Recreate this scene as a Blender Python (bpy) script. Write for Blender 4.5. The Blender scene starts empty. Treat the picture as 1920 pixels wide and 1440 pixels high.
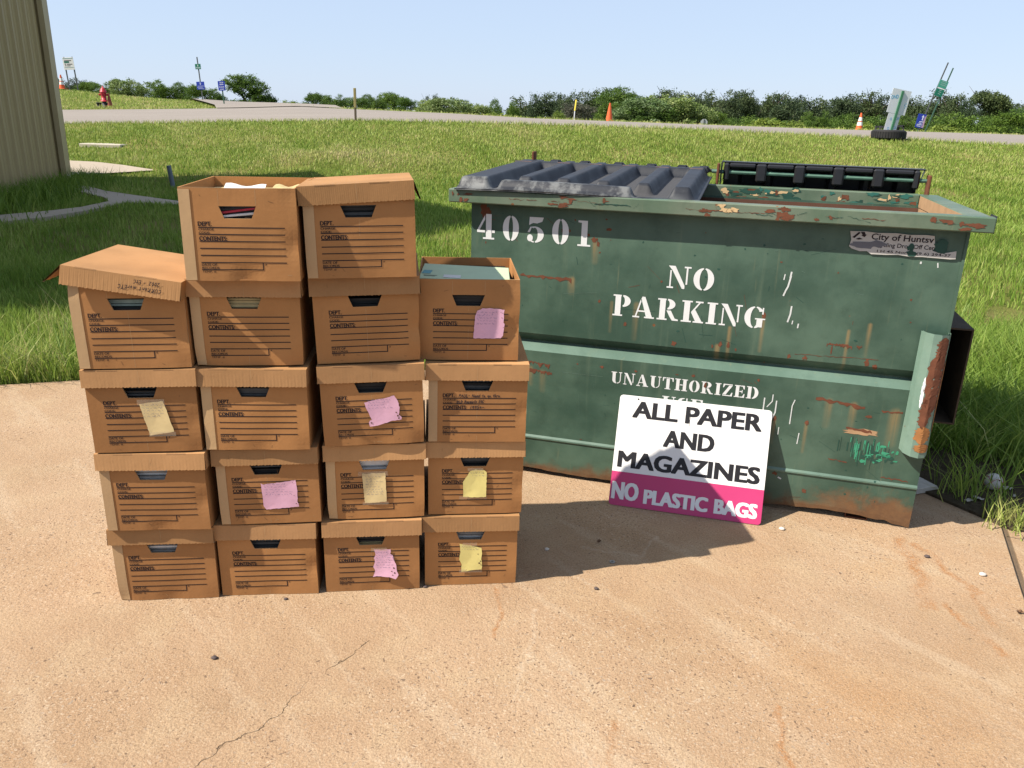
import bpy, math, random
import numpy as np
from mathutils import Vector, Matrix

random.seed(7)
rng = np.random.default_rng(11)
S = bpy.context.scene
COL = S.collection
R = math.radians
PI = math.pi

# ------------------------------------------------------------------ camera
EYE = 1.5
FPX = 1500.0
PITCH, ROLL = R(18.5), R(1.66)
cF = Vector((0, math.cos(PITCH), -math.sin(PITCH)))
r0 = Vector((1, 0, 0))
u0 = r0.cross(cF)
cR = math.cos(ROLL) * r0 + math.sin(ROLL) * u0
cU = -math.sin(ROLL) * r0 + math.cos(ROLL) * u0
cam_d = bpy.data.cameras.new('camera')
cam = bpy.data.objects.new('camera', cam_d)
COL.objects.link(cam)
cam.matrix_world = Matrix(((cR.x, cU.x, -cF.x, 0), (cR.y, cU.y, -cF.y, 0), (cR.z, cU.z, -cF.z, EYE), (0, 0, 0, 1)))
cam_d.sensor_width = 36
cam_d.lens = FPX / 1920 * 36
cam_d.clip_end = 3000
cam_d.clip_start = 0.05
S.camera = cam

# ------------------------------------------------------------------ light
SUN_EL = R(46.6)
SUN_AZ = R(19.4)          # light travels towards +x, a little away from the camera
sd = Vector((math.cos(SUN_EL) * math.cos(SUN_AZ), math.cos(SUN_EL) * math.sin(SUN_AZ), -math.sin(SUN_EL)))
sl = bpy.data.lights.new('sun', 'SUN')
sl.energy = 5.0
sl.angle = R(0.55)
sl.color = (1.0, 0.93, 0.82)
so = bpy.data.objects.new('sun', sl)
so.rotation_euler = sd.to_track_quat('-Z', 'Y').to_euler()
so.location = (-20, -6, 25)
COL.objects.link(so)
W = bpy.data.worlds.new('World')
S.world = W
W.use_nodes = True
wn = W.node_tree
bg = wn.nodes['Background']
sky = wn.nodes.new('ShaderNodeTexSky')
sky.sky_type = 'NISHITA'
sky.sun_disc = False
sky.sun_elevation = SUN_EL
sky.sun_rotation = math.atan2(-sd.x, -sd.y)
sky.altitude = 0
sky.air_density = 1.0
sky.dust_density = 0.35
sky.ozone_density = 2.2
hz = wn.nodes.new('ShaderNodeMix')
hz.data_type = 'RGBA'
hz.inputs[0].default_value = 0.80
hz.inputs[7].default_value = (3.55, 4.30, 5.65, 1)
wn.links.new(sky.outputs[0], hz.inputs[6])
wn.links.new(hz.outputs[2], bg.inputs[0])
bg.inputs[1].default_value = 0.088
S.view_settings.view_transform = 'Standard'
S.view_settings.look = 'None'
S.view_settings.exposure = 0.95
S.view_settings.gamma = 1
S.cycles.max_bounces = 6
S.cycles.transparent_max_bounces = 6

# ------------------------------------------------------------------ node helper
class G:
    def __init__(s, name, rough=0.8, spec=0.3):
        s.m = bpy.data.materials.new(name)
        s.m.use_nodes = True
        s.nt = s.m.node_tree
        s.bsdf = s.nt.nodes['Principled BSDF']
        s.bsdf.inputs['Roughness'].default_value = rough
        s.bsdf.inputs['Specular IOR Level'].default_value = spec
        s.tc = s.nt.nodes.new('ShaderNodeTexCoord')
        s.obj = s.tc.outputs['Object']
    def put(s, inp, v):
        if isinstance(v, bpy.types.NodeSocket):
            s.nt.links.new(v, inp)
        else:
            if isinstance(v, (tuple, list)) and len(v) == 3 and inp.type == 'RGBA':
                v = (*v, 1)
            inp.default_value = v
    def n(s, t, ins=None, **props):
        nd = s.nt.nodes.new(t)
        for k, v in props.items():
            setattr(nd, k, v)
        for k, v in (ins or {}).items():
            s.put(nd.inputs[k], v)
        return nd
    def scale(s, vec, sc, off=(0, 0, 0)):
        return s.n('ShaderNodeMapping', {'Vector': vec, 'Scale': sc, 'Location': off}).outputs[0]
    def noise(s, scale, detail=4, rough=0.55, vec=None, dist=0.0):
        return s.n('ShaderNodeTexNoise', {'Vector': vec if vec else s.obj, 'Scale': scale, 'Detail': detail, 'Roughness': rough, 'Distortion': dist}).outputs[0]
    def noisec(s, scale, detail=2, vec=None):
        return s.n('ShaderNodeTexNoise', {'Vector': vec if vec else s.obj, 'Scale': scale, 'Detail': detail}).outputs[1]
    def voro(s, scale, vec=None, out=0, feature='F1'):
        return s.n('ShaderNodeTexVoronoi', {'Vector': vec if vec else s.obj, 'Scale': scale}, feature=feature).outputs[out]
    def math(s, op, a, b=0.0, clamp=False):
        nd = s.n('ShaderNodeMath', operation=op, use_clamp=clamp)
        s.put(nd.inputs[0], a); s.put(nd.inputs[1], b)
        return nd.outputs[0]
    def vm(s, op, a, b=(0, 0, 0), out=0, sc=None):
        nd = s.n('ShaderNodeVectorMath', operation=op)
        s.put(nd.inputs[0], a)
        if sc is None: s.put(nd.inputs[1], b)
        else: s.put(nd.inputs['Scale'], sc)
        return nd.outputs[out]
    def mr(s, v, a, b, c=0.0, d=1.0, smooth=True):
        return s.n('ShaderNodeMapRange', {'Value': v, 'From Min': a, 'From Max': b, 'To Min': c, 'To Max': d}, interpolation_type='SMOOTHSTEP' if smooth else 'LINEAR').outputs[0]
    def mix(s, f, a, b, bt='MIX'):
        nd = s.n('ShaderNodeMix', data_type='RGBA', blend_type=bt)
        s.put(nd.inputs[0], f); s.put(nd.inputs[6], a); s.put(nd.inputs[7], b)
        return nd.outputs[2]
    def ramp(s, f, stops):
        nd = s.n('ShaderNodeValToRGB', {'Fac': f})
        el = nd.color_ramp.elements
        while len(el) < len(stops): el.new(0.5)
        for e, (p, c) in zip(el, stops):
            e.position = p; e.color = (*c, 1)
        return nd.outputs[0]
    def seg(s, vec, a, b, w0, w1):
        """1 within w0 of the segment a-b, fading to 0 at w1"""
        a = Vector(a); b = Vector(b); d = b - a
        pa = s.vm('SUBTRACT', vec, tuple(a))
        t = s.math('MULTIPLY', s.vm('DOT_PRODUCT', pa, tuple(d), out=1), 1 / max(d.length_squared, 1e-9), clamp=True)
        q = s.vm('SCALE', tuple(d), sc=t)
        L = s.vm('LENGTH', s.vm('SUBTRACT', pa, q), out=1)
        return s.mr(L, w0, w1, 1, 0)
    def line(s, vec, pts, w0, w1):
        m = None
        for a, b in zip(pts, pts[1:]):
            k = s.seg(vec, a, b, w0, w1)
            m = k if m is None else s.math('MAXIMUM', m, k)
        return m
    def sep(s, vec=None):
        return s.n('ShaderNodeSeparateXYZ', {0: vec if vec else s.obj}).outputs
    def bump(s, h, strength=0.3, dist=0.01):
        s.put(s.bsdf.inputs['Normal'], s.n('ShaderNodeBump', {'Height': h, 'Strength': strength, 'Distance': dist}).outputs[0])
    def col(s, c, k=0.76):
        if isinstance(c, (tuple, list)): c = tuple(v * k for v in c[:3])
        else: c = s.mix(1.0, c, (k, k, k), 'MULTIPLY')
        s.put(s.bsdf.inputs['Base Color'], c)
        return c
    def rand(s): return s.n('ShaderNodeObjectInfo').outputs['Random']

def plain(name, c, rough=0.6, var=0.12, nscale=30, spec=0.3, metal=0.0, bump=0.0):
    g = G(name, rough, spec)
    f = g.noise(nscale, 5)
    g.col(g.mix(f, tuple(x * (1 - var) for x in c), tuple(min(1, x * (1 + var)) for x in c)))
    g.bsdf.inputs['Metallic'].default_value = metal
    if bump: g.bump(f, bump, 0.005)
    return g.m

# ------------------------------------------------------------------ mesh helper
class MB:
    def __init__(s):
        s.v = []; s.f = []; s.m = []; s.X = Matrix()
    def add(s, vs, fs, mi=0):
        b = len(s.v)
        X = s.X
        s.v += [tuple(X @ Vector(v)) for v in vs]
        s.f += [tuple(b + i for i in f) for f in fs]
        s.m += [mi] * len(fs)
        return s
    def quad(s, a, b, c, d, mi=0): return s.add([a, b, c, d], [(0, 1, 2, 3)], mi)
    def box(s, x0, x1, y0, y1, z0, z1, mi=0):
        v = [(x, y, z) for x in (x0, x1) for y in (y0, y1) for z in (z0, z1)]
        return s.add(v, [(0, 1, 3, 2), (4, 6, 7, 5), (0, 4, 5, 1), (2, 3, 7, 6), (0, 2, 6, 4), (1, 5, 7, 3)], mi)
    def cbox(s, x0, x1, y0, y1, z0, z1, b=0.004, mi=0):
        """box with chamfered edges"""
        xs = (x0, x1); ys = (y0, y1); zs = (z0, z1)
        V = []; idx = {}
        for i in (0, 1):
            for j in (0, 1):
                for k in (0, 1):
                    sx, sy, sz = (1, -1)[i], (1, -1)[j], (1, -1)[k]
                    for ax in range(3):
                        p = [xs[i] + (b * sx if ax != 0 else 0), ys[j] + (b * sy if ax != 1 else 0), zs[k] + (b * sz if ax != 2 else 0)]
                        idx[(i, j, k, ax)] = len(V); V.append(tuple(p))
        F = []
        for ax in range(3):
            for sidx in (0, 1):
                o = [a for a in range(3) if a != ax]
                q = []
                for (p, r) in ((0, 0), (1, 0), (1, 1), (0, 1)):
                    c = [0, 0, 0]; c[ax] = sidx; c[o[0]] = p; c[o[1]] = r
                    q.append(idx[(*c, ax)])
                F.append(tuple(q))
        for ax in range(3):
            o = [a for a in range(3) if a != ax]
            for p in (0, 1):
                for r in (0, 1):
                    c0 = [0, 0, 0]; c0[o[0]] = p; c0[o[1]] = r
                    c1 = list(c0); c1[ax] = 1
                    F.append((idx[(*c0, o[0])], idx[(*c1, o[0])], idx[(*c1, o[1])], idx[(*c0, o[1])]))
        for i in (0, 1):
            for j in (0, 1):
                for k in (0, 1):
                    F.append((idx[(i, j, k, 0)], idx[(i, j, k, 1)], idx[(i, j, k, 2)]))
        return s.add(V, F, mi)
    def tube(s, pts, rad, n=10, mi=0, cap=True):
        pts = [Vector(p) for p in pts]
        if not hasattr(rad, '__len__'): rad = [rad] * len(pts)
        V = []; F = []
        for i, p in enumerate(pts):
            t = (pts[min(i + 1, len(pts) - 1)] - pts[max(i - 1, 0)]).normalized()
            a = t.cross(Vector((0, 0, 1)) if abs(t.z) < 0.9 else Vector((1, 0, 0))).normalized()
            b = t.cross(a)
            for k in range(n):
                an = 2 * PI * k / n
                V.append(tuple(p + rad[i] * (math.cos(an) * a + math.sin(an) * b)))
        for i in range(len(pts) - 1):
            for k in range(n):
                k2 = (k + 1) % n
                F.append((i * n + k, i * n + k2, (i + 1) * n + k2, (i + 1) * n + k))
        if cap:
            F.append(tuple(range(n))); F.append(tuple((len(pts) - 1) * n + k for k in range(n)))
        return s.add(V, F, mi)
    def lathe(s, prof, n=24, mi=0, c=(0, 0, 0)):
        V = []; F = []
        for r, z in prof:
            for k in range(n):
                a = 2 * PI * k / n
                V.append((c[0] + r * math.cos(a), c[1] + r * math.sin(a), c[2] + z))
        for i in range(len(prof) - 1):
            for k in range(n):
                k2 = (k + 1) % n
                F.append((i * n + k, i * n + k2, (i + 1) * n + k2, (i + 1) * n + k))
        F.append(tuple(range(n))); F.append(tuple((len(prof) - 1) * n + k for k in range(n)))
        return s.add(V, F, mi)
    def poly2(s, pts, y=0.0, mi=0):
        """polygon in the xz plane"""
        return s.add([(x, y, z) for x, z in pts], [tuple(range(len(pts)))], mi)
    def rect2(s, x0, z0, x1, z1, y=0.0, mi=0): return s.poly2([(x0, z0), (x1, z0), (x1, z1), (x0, z1)], y, mi)
    def slab2(s, pts, y0, y1, mi=0):
        """extruded polygon, xz outline from y0 (front) to y1"""
        n = len(pts)
        V = [(x, y0, z) for x, z in pts] + [(x, y1, z) for x, z in pts]
        F = [tuple(range(n)), tuple(range(2 * n - 1, n - 1, -1))]
        F += [(i, (i + 1) % n, n + (i + 1) % n, n + i) for i in range(n)]
        return s.add(V, F, mi)
    def text(s, body, x0, z0, x1, z1, y=0.0, mi=0, bold=0.0):
        V, F, (bx0, by0, bx1, by1) = glyphs(body, bold)
        sx = (x1 - x0) / (bx1 - bx0); sz = (z1 - z0) / (by1 - by0)
        return s.add([(x0 + (a - bx0) * sx, y, z0 + (b - by0) * sz) for a, b in V], F, mi)
    def build(s, name, mats, parent=None, smooth=False, tone=None):
        me = bpy.data.meshes.new(name)
        me.from_pydata(s.v, [], s.f)
        for m in (mats if isinstance(mats, (list, tuple)) else [mats]):
            me.materials.append(m)
        me.polygons.foreach_set('material_index', s.m)
        if smooth: me.polygons.foreach_set('use_smooth', [True] * len(s.f))
        if tone is not None:
            at = me.attributes.new('tone', 'FLOAT', 'POINT'); at.data.foreach_set('value', tone)
        me.update()
        o = bpy.data.objects.new(name, me)
        COL.objects.link(o)
        if parent: o.parent = parent
        return o

_gl = {}
def glyphs(body, bold=0.0):
    k = (body, bold)
    if k not in _gl:
        cu = bpy.data.curves.new('lettering', 'FONT')
        cu.body = body; cu.offset = bold; cu.resolution_u = 3
        o = bpy.data.objects.new('lettering', cu)
        COL.objects.link(o)
        dg = bpy.context.evaluated_depsgraph_get(); dg.update()
        me = o.evaluated_get(dg).to_mesh()
        V = [(v.co.x, v.co.y) for v in me.vertices]
        F = [tuple(p.vertices) for p in me.polygons]
        bpy.data.objects.remove(o); bpy.data.curves.remove(cu)
        xs = [v[0] for v in V]; ys = [v[1] for v in V]
        _gl[k] = (V, F, (min(xs), min(ys), max(xs), max(ys)))
    return _gl[k]

def tag(o, label=None, cat=None, group=None, kind=None):
    if label: o['label'] = label
    if cat: o['category'] = cat
    if group: o['group'] = group
    if kind: o['kind'] = kind
    return o
def empty(name, loc, rz=0.0, rx=0.0, ry=0.0):
    o = bpy.data.objects.new(name, None)
    o.empty_display_size = 0.1
    o.location = loc
    o.rotation_mode = 'XYZ'
    o.rotation_euler = (rx, ry, rz)
    COL.objects.link(o)
    return o
def copy_tree(o, parent=None):
    c = o.copy(); COL.objects.link(c)
    if parent: c.parent = parent
    for ch in o.children:
        copy_tree(ch, c)
    return c

# ------------------------------------------------------------------ terrain height
def ray(u, v): return cF + cR * ((u - 960) / FPX) - cU * ((v - 720) / FPX)
def at_y(u, v, y):
    d = ray(u, v)
    return Vector((0, 0, EYE)) + d * (y / d.y)
UK = [-400, 120, 280, 450, 560, 667, 850, 1000, 1240, 1500, 1700, 1860, 2300]
VN = [236, 234, 233, 230, 229, 228, 231, 235, 242, 254, 263, 272, 292]      # near road edge, y = 24
VF = [206, 207, 206, 204, 201, 206, 214, 223, 232, 241.5, 247.5, 252, 268]  # far road edge, y = 31
VL = [140, 168, 184, 196, 199, 207, 216, 225, 234, 244, 250, 254, 271]      # rise behind, y = 44
AK = [((u - 960) / FPX) / math.cos(PITCH - R(18.5) + math.atan((720 - 240) / FPX) - PITCH + R(0.0)) for u in UK]
AK = [ray(u, 225).x / ray(u, 225).y for u in UK]
ZN = [at_y(u, v, 24).z for u, v in zip(UK, VN)]
ZF = [at_y(u, v, 31).z for u, v in zip(UK, VF)]
ZL = [at_y(u, v, 44).z for u, v in zip(UK, VL)]
def ground(x, y):
    x = np.asarray(x, float); y = np.asarray(y, float)
    a = x / np.maximum(y, 6.0)
    zn = np.interp(a, AK, ZN); zf = np.interp(a, AK, ZF); zl = np.interp(a, AK, ZL)
    rows = [(-1e4, 0 * zn), (14, 0 * zn), (16, 0.04 * zn), (18, 0.20 * zn), (20, 0.50 * zn), (22, 0.82 * zn), (23.4, 0.97 * zn), (24, zn), (27.5, (zn + zf) / 2 + 0.03), (31, zf), (33, zf * .8 + zl * .2 - 0.02), (44, zl), (48, zl - 0.3), (62, zl - 2.5), (120, zl * 0 - 7.0), (1e4, zl * 0 - 7.5)]
    z = rows[0][1] + 0 * y
    for (y0, z0), (y1, z1) in zip(rows, rows[1:]):
        t = np.clip((y - y0) / (y1 - y0), 0, 1)
        z = np.where(y >= y0, z0 + (z1 - z0) * t, z)
    amp = np.clip((y - 5) / 6, 0, 1) * np.clip((24 - y) / 2, 0, 1)
    z = z + amp * (0.035 * np.sin(x * 0.9 + 1.3 * np.sin(y * 0.5)) * np.cos(y * 0.8 + 0.5 * x) + 0.02 * np.sin(x * 2.3 + y * 1.7))
    z = z + 0.17 * np.exp(-(((x + 3.8) / 2.2) ** 2 + ((y - 18.6) / 1.1) ** 2))
    return z
def gz(x, y): return float(ground(x, y))
def on_ground(u, v, y0=2.0):
    d = ray(u, v); y = y0
    while y < 60:
        p = at_y(u, v, y)
        if p.z <= gz(p.x, p.y): return p
        y += 0.04
    return at_y(u, v, 44)

# ------------------------------------------------------------------ pad outline (concrete) and path outlines
PAD = [(-14, 1.2), (-6.5, 3.15), (-2.87, 4.2), (-2.45, 4.33), (-1.0, 4.62), (0.3, 4.86), (1.2, 4.5), (1.62, 3.6), (1.80, 3.16), (1.99, 2.84), (2.6, 2.72), (4.5, 2.3), (14, 0.2), (14, -1.2), (-14, -1.2)]
def flat_pts(px): 
    return [tuple((lambda d: Vector((0, 0, EYE)) + d * (-EYE / d.z))(ray(*p)).to_2d()) for p in px]
PATH_A = flat_pts([(150, 352), (200, 364), (260, 371), (333, 378), (440, 383), (440, 392), (333, 388), (240, 388), (160, 399), (90, 410), (0, 421), (-60, 428), (-60, 414), (0, 407), (90, 399), (150, 391), (205, 384), (196, 376), (150, 364), (128, 356)])
PB_U = [on_ground(*p, 8) for p in ((60, 304), (100, 304), (130, 304), (180, 306), (230, 312), (287, 321))]
PB_L = [on_ground(*p, 8) for p in ((60, 333), (100, 332), (130, 331), (180, 329), (240, 325), (287, 322))]
PATH_B = [tuple(p.to_2d()) for p in PB_L] + [tuple(p.to_2d()) for p in reversed(PB_U)]
def inside(poly, x, y):
    x = np.asarray(x); y = np.asarray(y)
    r = np.zeros(x.shape, bool)
    n = len(poly)
    for i in range(n):
        x0, y0 = poly[i]; x1, y1 = poly[(i + 1) % n]
        c = ((y0 > y) != (y1 > y)) & (x < (x1 - x0) * (y - y0) / (y1 - y0 + 1e-12) + x0)
        r ^= c
    return r

# ------------------------------------------------------------------ setting materials
def mat_lawn():
    g = G('lawn_soil', 1.0, 0.05)
    big = g.noise(0.35, 4); mid = g.noise(2.2, 6, .65); fine = g.noise(60, 4, .7)
    c = g.mix(g.mr(mid, .35, .7), (.15, .20, .035), (.27, .27, .075))
    c = g.mix(g.mr(big, .5, .68), c, (.36, .30, .12))
    c = g.mix(g.math('MULTIPLY', g.mr(fine, .45, .75), .55), c, (.08, .11, .022))
    g.col(c); g.bump(g.math('ADD', fine, g.noise(14, 4)), .9, .06)
    return g.m
def mat_grass():
    g = G('grass_blades', 0.55, 0.25)
    t = g.n('ShaderNodeAttribute', attribute_name='tone').outputs['Fac']
    c = g.ramp(t, [(0.0, (.085, .17, .018)), (.33, (.215, .335, .045)), (.58, (.36, .455, .095)), (.80, (.53, .52, .19)), (1.0, (.62, .49, .28))])
    c = g.col(c)
    tr = g.n('ShaderNodeBsdfTranslucent', {'Color': c})
    ms = g.n('ShaderNodeMixShader', {0: .35})
    g.nt.links.new(g.bsdf.outputs[0], ms.inputs[1]); g.nt.links.new(tr.outputs[0], ms.inputs[2])
    g.nt.links.new(ms.outputs[0], g.nt.nodes['Material Output'].inputs[0])
    return g.m
def mat_pad():
    g = G('stained_concrete', 0.9, 0.15)
    v = g.vm('MULTIPLY', g.obj, (1, 1, 0))
    wob = g.vm('SCALE', g.vm('SUBTRACT', g.noisec(9, 5, v), (.5, .5, .5)), sc=.10)
    vj = g.vm('MULTIPLY', g.vm('ADD', v, wob), (1, 1, 0))
    wob2 = g.vm('SCALE', g.vm('SUBTRACT', g.noisec(16, 5, v), (.5, .5, .5)), sc=.07)
    vk = g.vm('MULTIPLY', g.vm('ADD', v, wob2), (1, 1, 0))
    big = g.noise(0.9, 5, .6); mid = g.noise(5, 5, .6); fine = g.noise(140, 3, .7)
    c = g.mix(g.mr(big, .3, .7), (.375, .238, .136), (.475, .322, .202))
    c = g.mix(g.math('MULTIPLY', g.mr(mid, .42, .72), .55), c, (.50, .365, .225))
    c = g.mix(g.math('MULTIPLY', g.mr(g.noise(2.1, 6, .65), .52, .75), .5), c, (.31, .20, .112))
    # paler broom / drag marks running diagonally
    dv = g.scale(g.n('ShaderNodeMapping', {'Vector': vk, 'Rotation': (0, 0, R(49))}).outputs[0], (.8, 6.5, 1))
    c = g.mix(g.math('MULTIPLY', g.mr(g.noise(1.5, 4, .55, dv), .52, .68), .36), c, (.57, .45, .315))
    # warm rusty wash at right and front
    x, y, z = g.sep()
    rw = g.math('MULTIPLY', g.mr(g.math('ADD', x, g.math('MULTIPLY', mid, .8)), .2, 1.7), g.mr(g.noise(1.3, 5, .6, g.vm('ADD', v, (7, 3, 0))), .42, .7))
    c = g.mix(g.math('MULTIPLY', rw, .45), c, (.45, .235, .09))
    rust = None
    for pts, w in (([(1.50, 2.74, 0), (1.46, 2.45, 0), (1.40, 2.30, 0)], .035), ([(1.46, 2.30, 0), (1.50, 2.05, 0)], .018), ([(1.55, 2.72, 0), (1.60, 2.4, 0), (1.56, 2.2, 0)], .02),
                   ([(.74, 1.78, 0), (.70, 1.55, 0), (.66, 1.38, 0), (.62, 1.2, 0)], .012), ([(1.25, 1.5, 0), (1.18, 1.3, 0), (1.12, 1.1, 0)], .03), ([(.30, 1.72, 0), (.27, 1.4, 0)], .012), ([(-.02, 2.33, 0), (-.03, 2.05, 0)], .01)):
        k = g.math('MULTIPLY', g.line(vj, pts, w * .1, w * 1.25), g.mr(g.noise(5, 4, .6), .35, .6, .25, 1))
        rust = k if rust is None else g.math('MAXIMUM', rust, k)
    c = g.mix(g.math('MULTIPLY', rust, g.mr(g.noise(75, 5, .75), .32, .58, .10, 1.0)), c, (.38, .17, .06))
    pale = g.math('MAXIMUM', g.line(vj, [(.095, 2.22, 0), (.075, 1.98, 0), (.03, 1.78, 0)], .003, .012), g.line(vj, [(.28, 2.62, 0), (.50, 2.55, 0), (.56, 2.72, 0)], .002, .012))
    pale = g.math('MAXIMUM', pale, g.line(vj, [(.18, 1.62, 0), (.34, 1.40, 0), (.40, 1.25, 0)], .004, .03))
    c = g.mix(g.math('MULTIPLY', pale, g.mr(g.noise(70, 4, .7), .4, .62, .05, .5)), c, (.64, .53, .40))
    # exposed aggregate
    vo = g.n('ShaderNodeTexVoronoi', {'Vector': vj, 'Scale': 88.0, 'Randomness': 1.0}, voronoi_dimensions='2D')
    cs = g.n('ShaderNodeSeparateColor', {0: vo.outputs['Color']}).outputs
    patch = g.mr(g.noise(1.7, 4, .6, g.vm('ADD', v, (3, 9, 0))), .38, .62, .25, 1)
    c = g.mix(g.math('MULTIPLY', g.mr(fine, .38, .68), .55), c, (.235, .15, .083))
    c = g.mix(g.math('MULTIPLY', g.mr(g.noise(260, 3, .7), .48, .68), .5), c, (.60, .47, .33))
    dk = g.math('MULTIPLY', g.math('MULTIPLY', g.math('LESS_THAN', vo.outputs['Distance'], .23), g.math('GREATER_THAN', cs[0], .70)), patch)
    lt = g.math('MULTIPLY', g.math('MULTIPLY', g.math('LESS_THAN', vo.outputs['Distance'], .28), g.math('GREATER_THAN', cs[1], .72)), patch)
    c = g.mix(g.math('MULTIPLY', dk, .8), c, g.mix(cs[2], (.10, .07, .055), (.25, .15, .09)))
    c = g.mix(g.math('MULTIPLY', lt, .36), c, (.64, .52, .39))
    vo2 = g.n('ShaderNodeTexVoronoi', {'Vector': vj, 'Scale': 40.0, 'Randomness': 1.0}, voronoi_dimensions='2D')
    c2 = g.n('ShaderNodeSeparateColor', {0: vo2.outputs['Color']}).outputs
    pit = g.math('MULTIPLY', g.math('LESS_THAN', vo2.outputs['Distance'], g.math('MULTIPLY', c2[1], .15)), g.math('GREATER_THAN', c2[0], .86))
    c = g.mix(g.math('MULTIPLY', pit, .7), c, (.13, .085, .06))
    crack = g.line(vk, [(-.40, 2.02, 0), (-.53, 1.84, 0), (-.60, 1.68, 0), (-.72, 1.55, 0), (-.83, 1.33, 0), (-.88, 1.2, 0)],   .0004, .0018)
    crack = g.math('MULTIPLY', crack, g.mr(g.noise(9, 3), .38, .60, .1, .75))
    joint = g.line(v, [(2.02, 2.96, 0), (1.78, 2.39, 0), (1.2, .9, 0), (.2, -1.6, 0)], .006, .013)
    c = g.mix(g.math('MULTIPLY', g.math('MAXIMUM', crack, joint), .8), c, (.10, .07, .045))
    g.col(c)
    h = g.math('SUBTRACT', g.math('ADD', g.math('MULTIPLY', fine, .5), g.math('MULTIPLY', g.noise(45, 4), .6)), g.math('ADD', g.math('MULTIPLY', g.math('MAXIMUM', crack, joint), 1.5), g.math('MULTIPLY', pit, .8)))
    g.bump(h, .9, .007)
    return g.m
def mat_road():
    g = G('worn_asphalt', .95, .1)
    f = g.noise(40, 4, .7); b = g.noise(.5, 5, .6, g.scale(g.obj, (.35, 2.2, 1)))
    c = g.mix(b, (.25, .22, .195), (.37, .325, .285))
    c = g.mix(g.math('MULTIPLY', f, .35), c, (.17, .15, .13))
    g.col(c); g.bump(f, .3, .01)
    return g.m
M_LAWN, M_GRASS, M_PAD, M_ROAD = mat_lawn(), mat_grass(), mat_pad(), mat_road()
M_PATH = plain('path_concrete', (.42, .35, .27), .9, .2, 18, bump=.3)

# ------------------------------------------------------------------ the ground sheet
def grid(name, xs, ys, zf, mat, off=0.0):
    X, Y = np.meshgrid(xs, ys)
    Z = zf(X, Y) + off
    nx, ny = len(xs), len(ys)
    V = np.stack([X.ravel(), Y.ravel(), Z.ravel()], 1)
    i = (np.arange(ny - 1)[:, None] * nx + np.arange(nx - 1)[None]).ravel()
    F = np.stack([i, i + 1, i + nx + 1, i + nx], 1)
    me = bpy.data.meshes.new(name)
    me.from_pydata(V.tolist(), [], F.tolist())
    me.materials.append(mat)
    me.polygons.foreach_set('use_smooth', [True] * len(F))
    o = bpy.data.objects.new(name, me); COL.objects.link(o)
    return o
tx = np.linspace(-1, 1, 221)
gx = 25 * tx + 575 * np.sign(tx) * np.abs(tx) ** 5
gy = np.concatenate([np.linspace(-14, 2, 12), np.arange(2.5, 50, .25), np.geomspace(50, 900, 40)])
def gsurf(x, y):
    z = ground(x, y)
    return z - 0.05 * (inside(PAD, x, y) | (y < -1)) - 0.012
tag(grid('ground', gx, gy, gsurf, M_LAWN), kind='structure')

def sheet(name, pts, z, mat, thick=.06):
    from mathutils.geometry import tessellate_polygon
    mb = MB()
    n = len(pts)
    tri = tessellate_polygon([[Vector((x, y, 0)) for x, y in pts]])
    zs = [z + (gz(x, y) if y > 12 else 0) for x, y in pts]
    mb.add([(x, y, k) for (x, y), k in zip(pts, zs)], [tuple(t) for t in tri])
    mb.add([(x, y, k) for (x, y), k in zip(pts, zs)] + [(x, y, k - thick) for (x, y), k in zip(pts, zs)], [(i, (i + 1) % n, n + (i + 1) % n, n + i) for i in range(n)])
    o = mb.build(name, mat)
    # make every top face look up
    import bmesh
    bm = bmesh.new(); bm.from_mesh(o.data); bmesh.ops.remove_doubles(bm, verts=bm.verts, dist=1e-5); bmesh.ops.recalc_face_normals(bm, faces=bm.faces)
    up = sum(f.normal.z for f in bm.faces if abs(f.normal.z) > .7)
    if up < 0: bmesh.ops.reverse_faces(bm, faces=bm.faces)
    bm.to_mesh(o.data); bm.free()
    return tag(o, kind='structure')
sheet('concrete_pad', PAD, 0.0, M_PAD)
sheet('bounce_cut_sheet', [(-14, -1.2), (14, -1.2), (14, -13), (-14, -13)], -.004, plain('bounce_cut_dark', (.07, .068, .066), .95, .2, 30))  # added unseen dark ground behind the camera, cuts light bounced onto the box fronts
sheet('path', PATH_A, 0.03, M_PATH)
V = []
for a, b in zip(PB_U, PB_L):
    for k in range(9):
        p = b.lerp(a, k / 8); V.append((p.x, p.y, gz(p.x, p.y) + .03))
mb = MB(); mb.add(V, [(r_ * 9 + k, (r_ + 1) * 9 + k, (r_ + 1) * 9 + k + 1, r_ * 9 + k + 1) for r_ in range(5) for k in range(8)])
tag(mb.build('path', M_PATH), kind='structure')

# road strip: near edge y = 24, far edge y = 31
def road_sheet():
    xs = np.linspace(-60, 70, 261); ys = np.linspace(24, 31, 15)
    return grid('road', xs, ys, ground, M_ROAD, .022)
tag(road_sheet(), kind='structure')
g = G('dark_soil', 1.0, .05)
f_ = g.noise(30, 6, .7)
g.col(g.mix(f_, (.045, .035, .024), (.16, .125, .08))); g.bump(g.noise(45, 5, .7), 1.0, .03)
sheet('soil', [(1.60, 3.62), (1.80, 3.155), (1.99, 2.835), (2.6, 2.715), (4.5, 2.295), (4.6, 2.75), (2.85, 3.2), (2.45, 3.6), (1.95, 4.2), (1.5, 4.4)], .012, g.m, .05)
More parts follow.
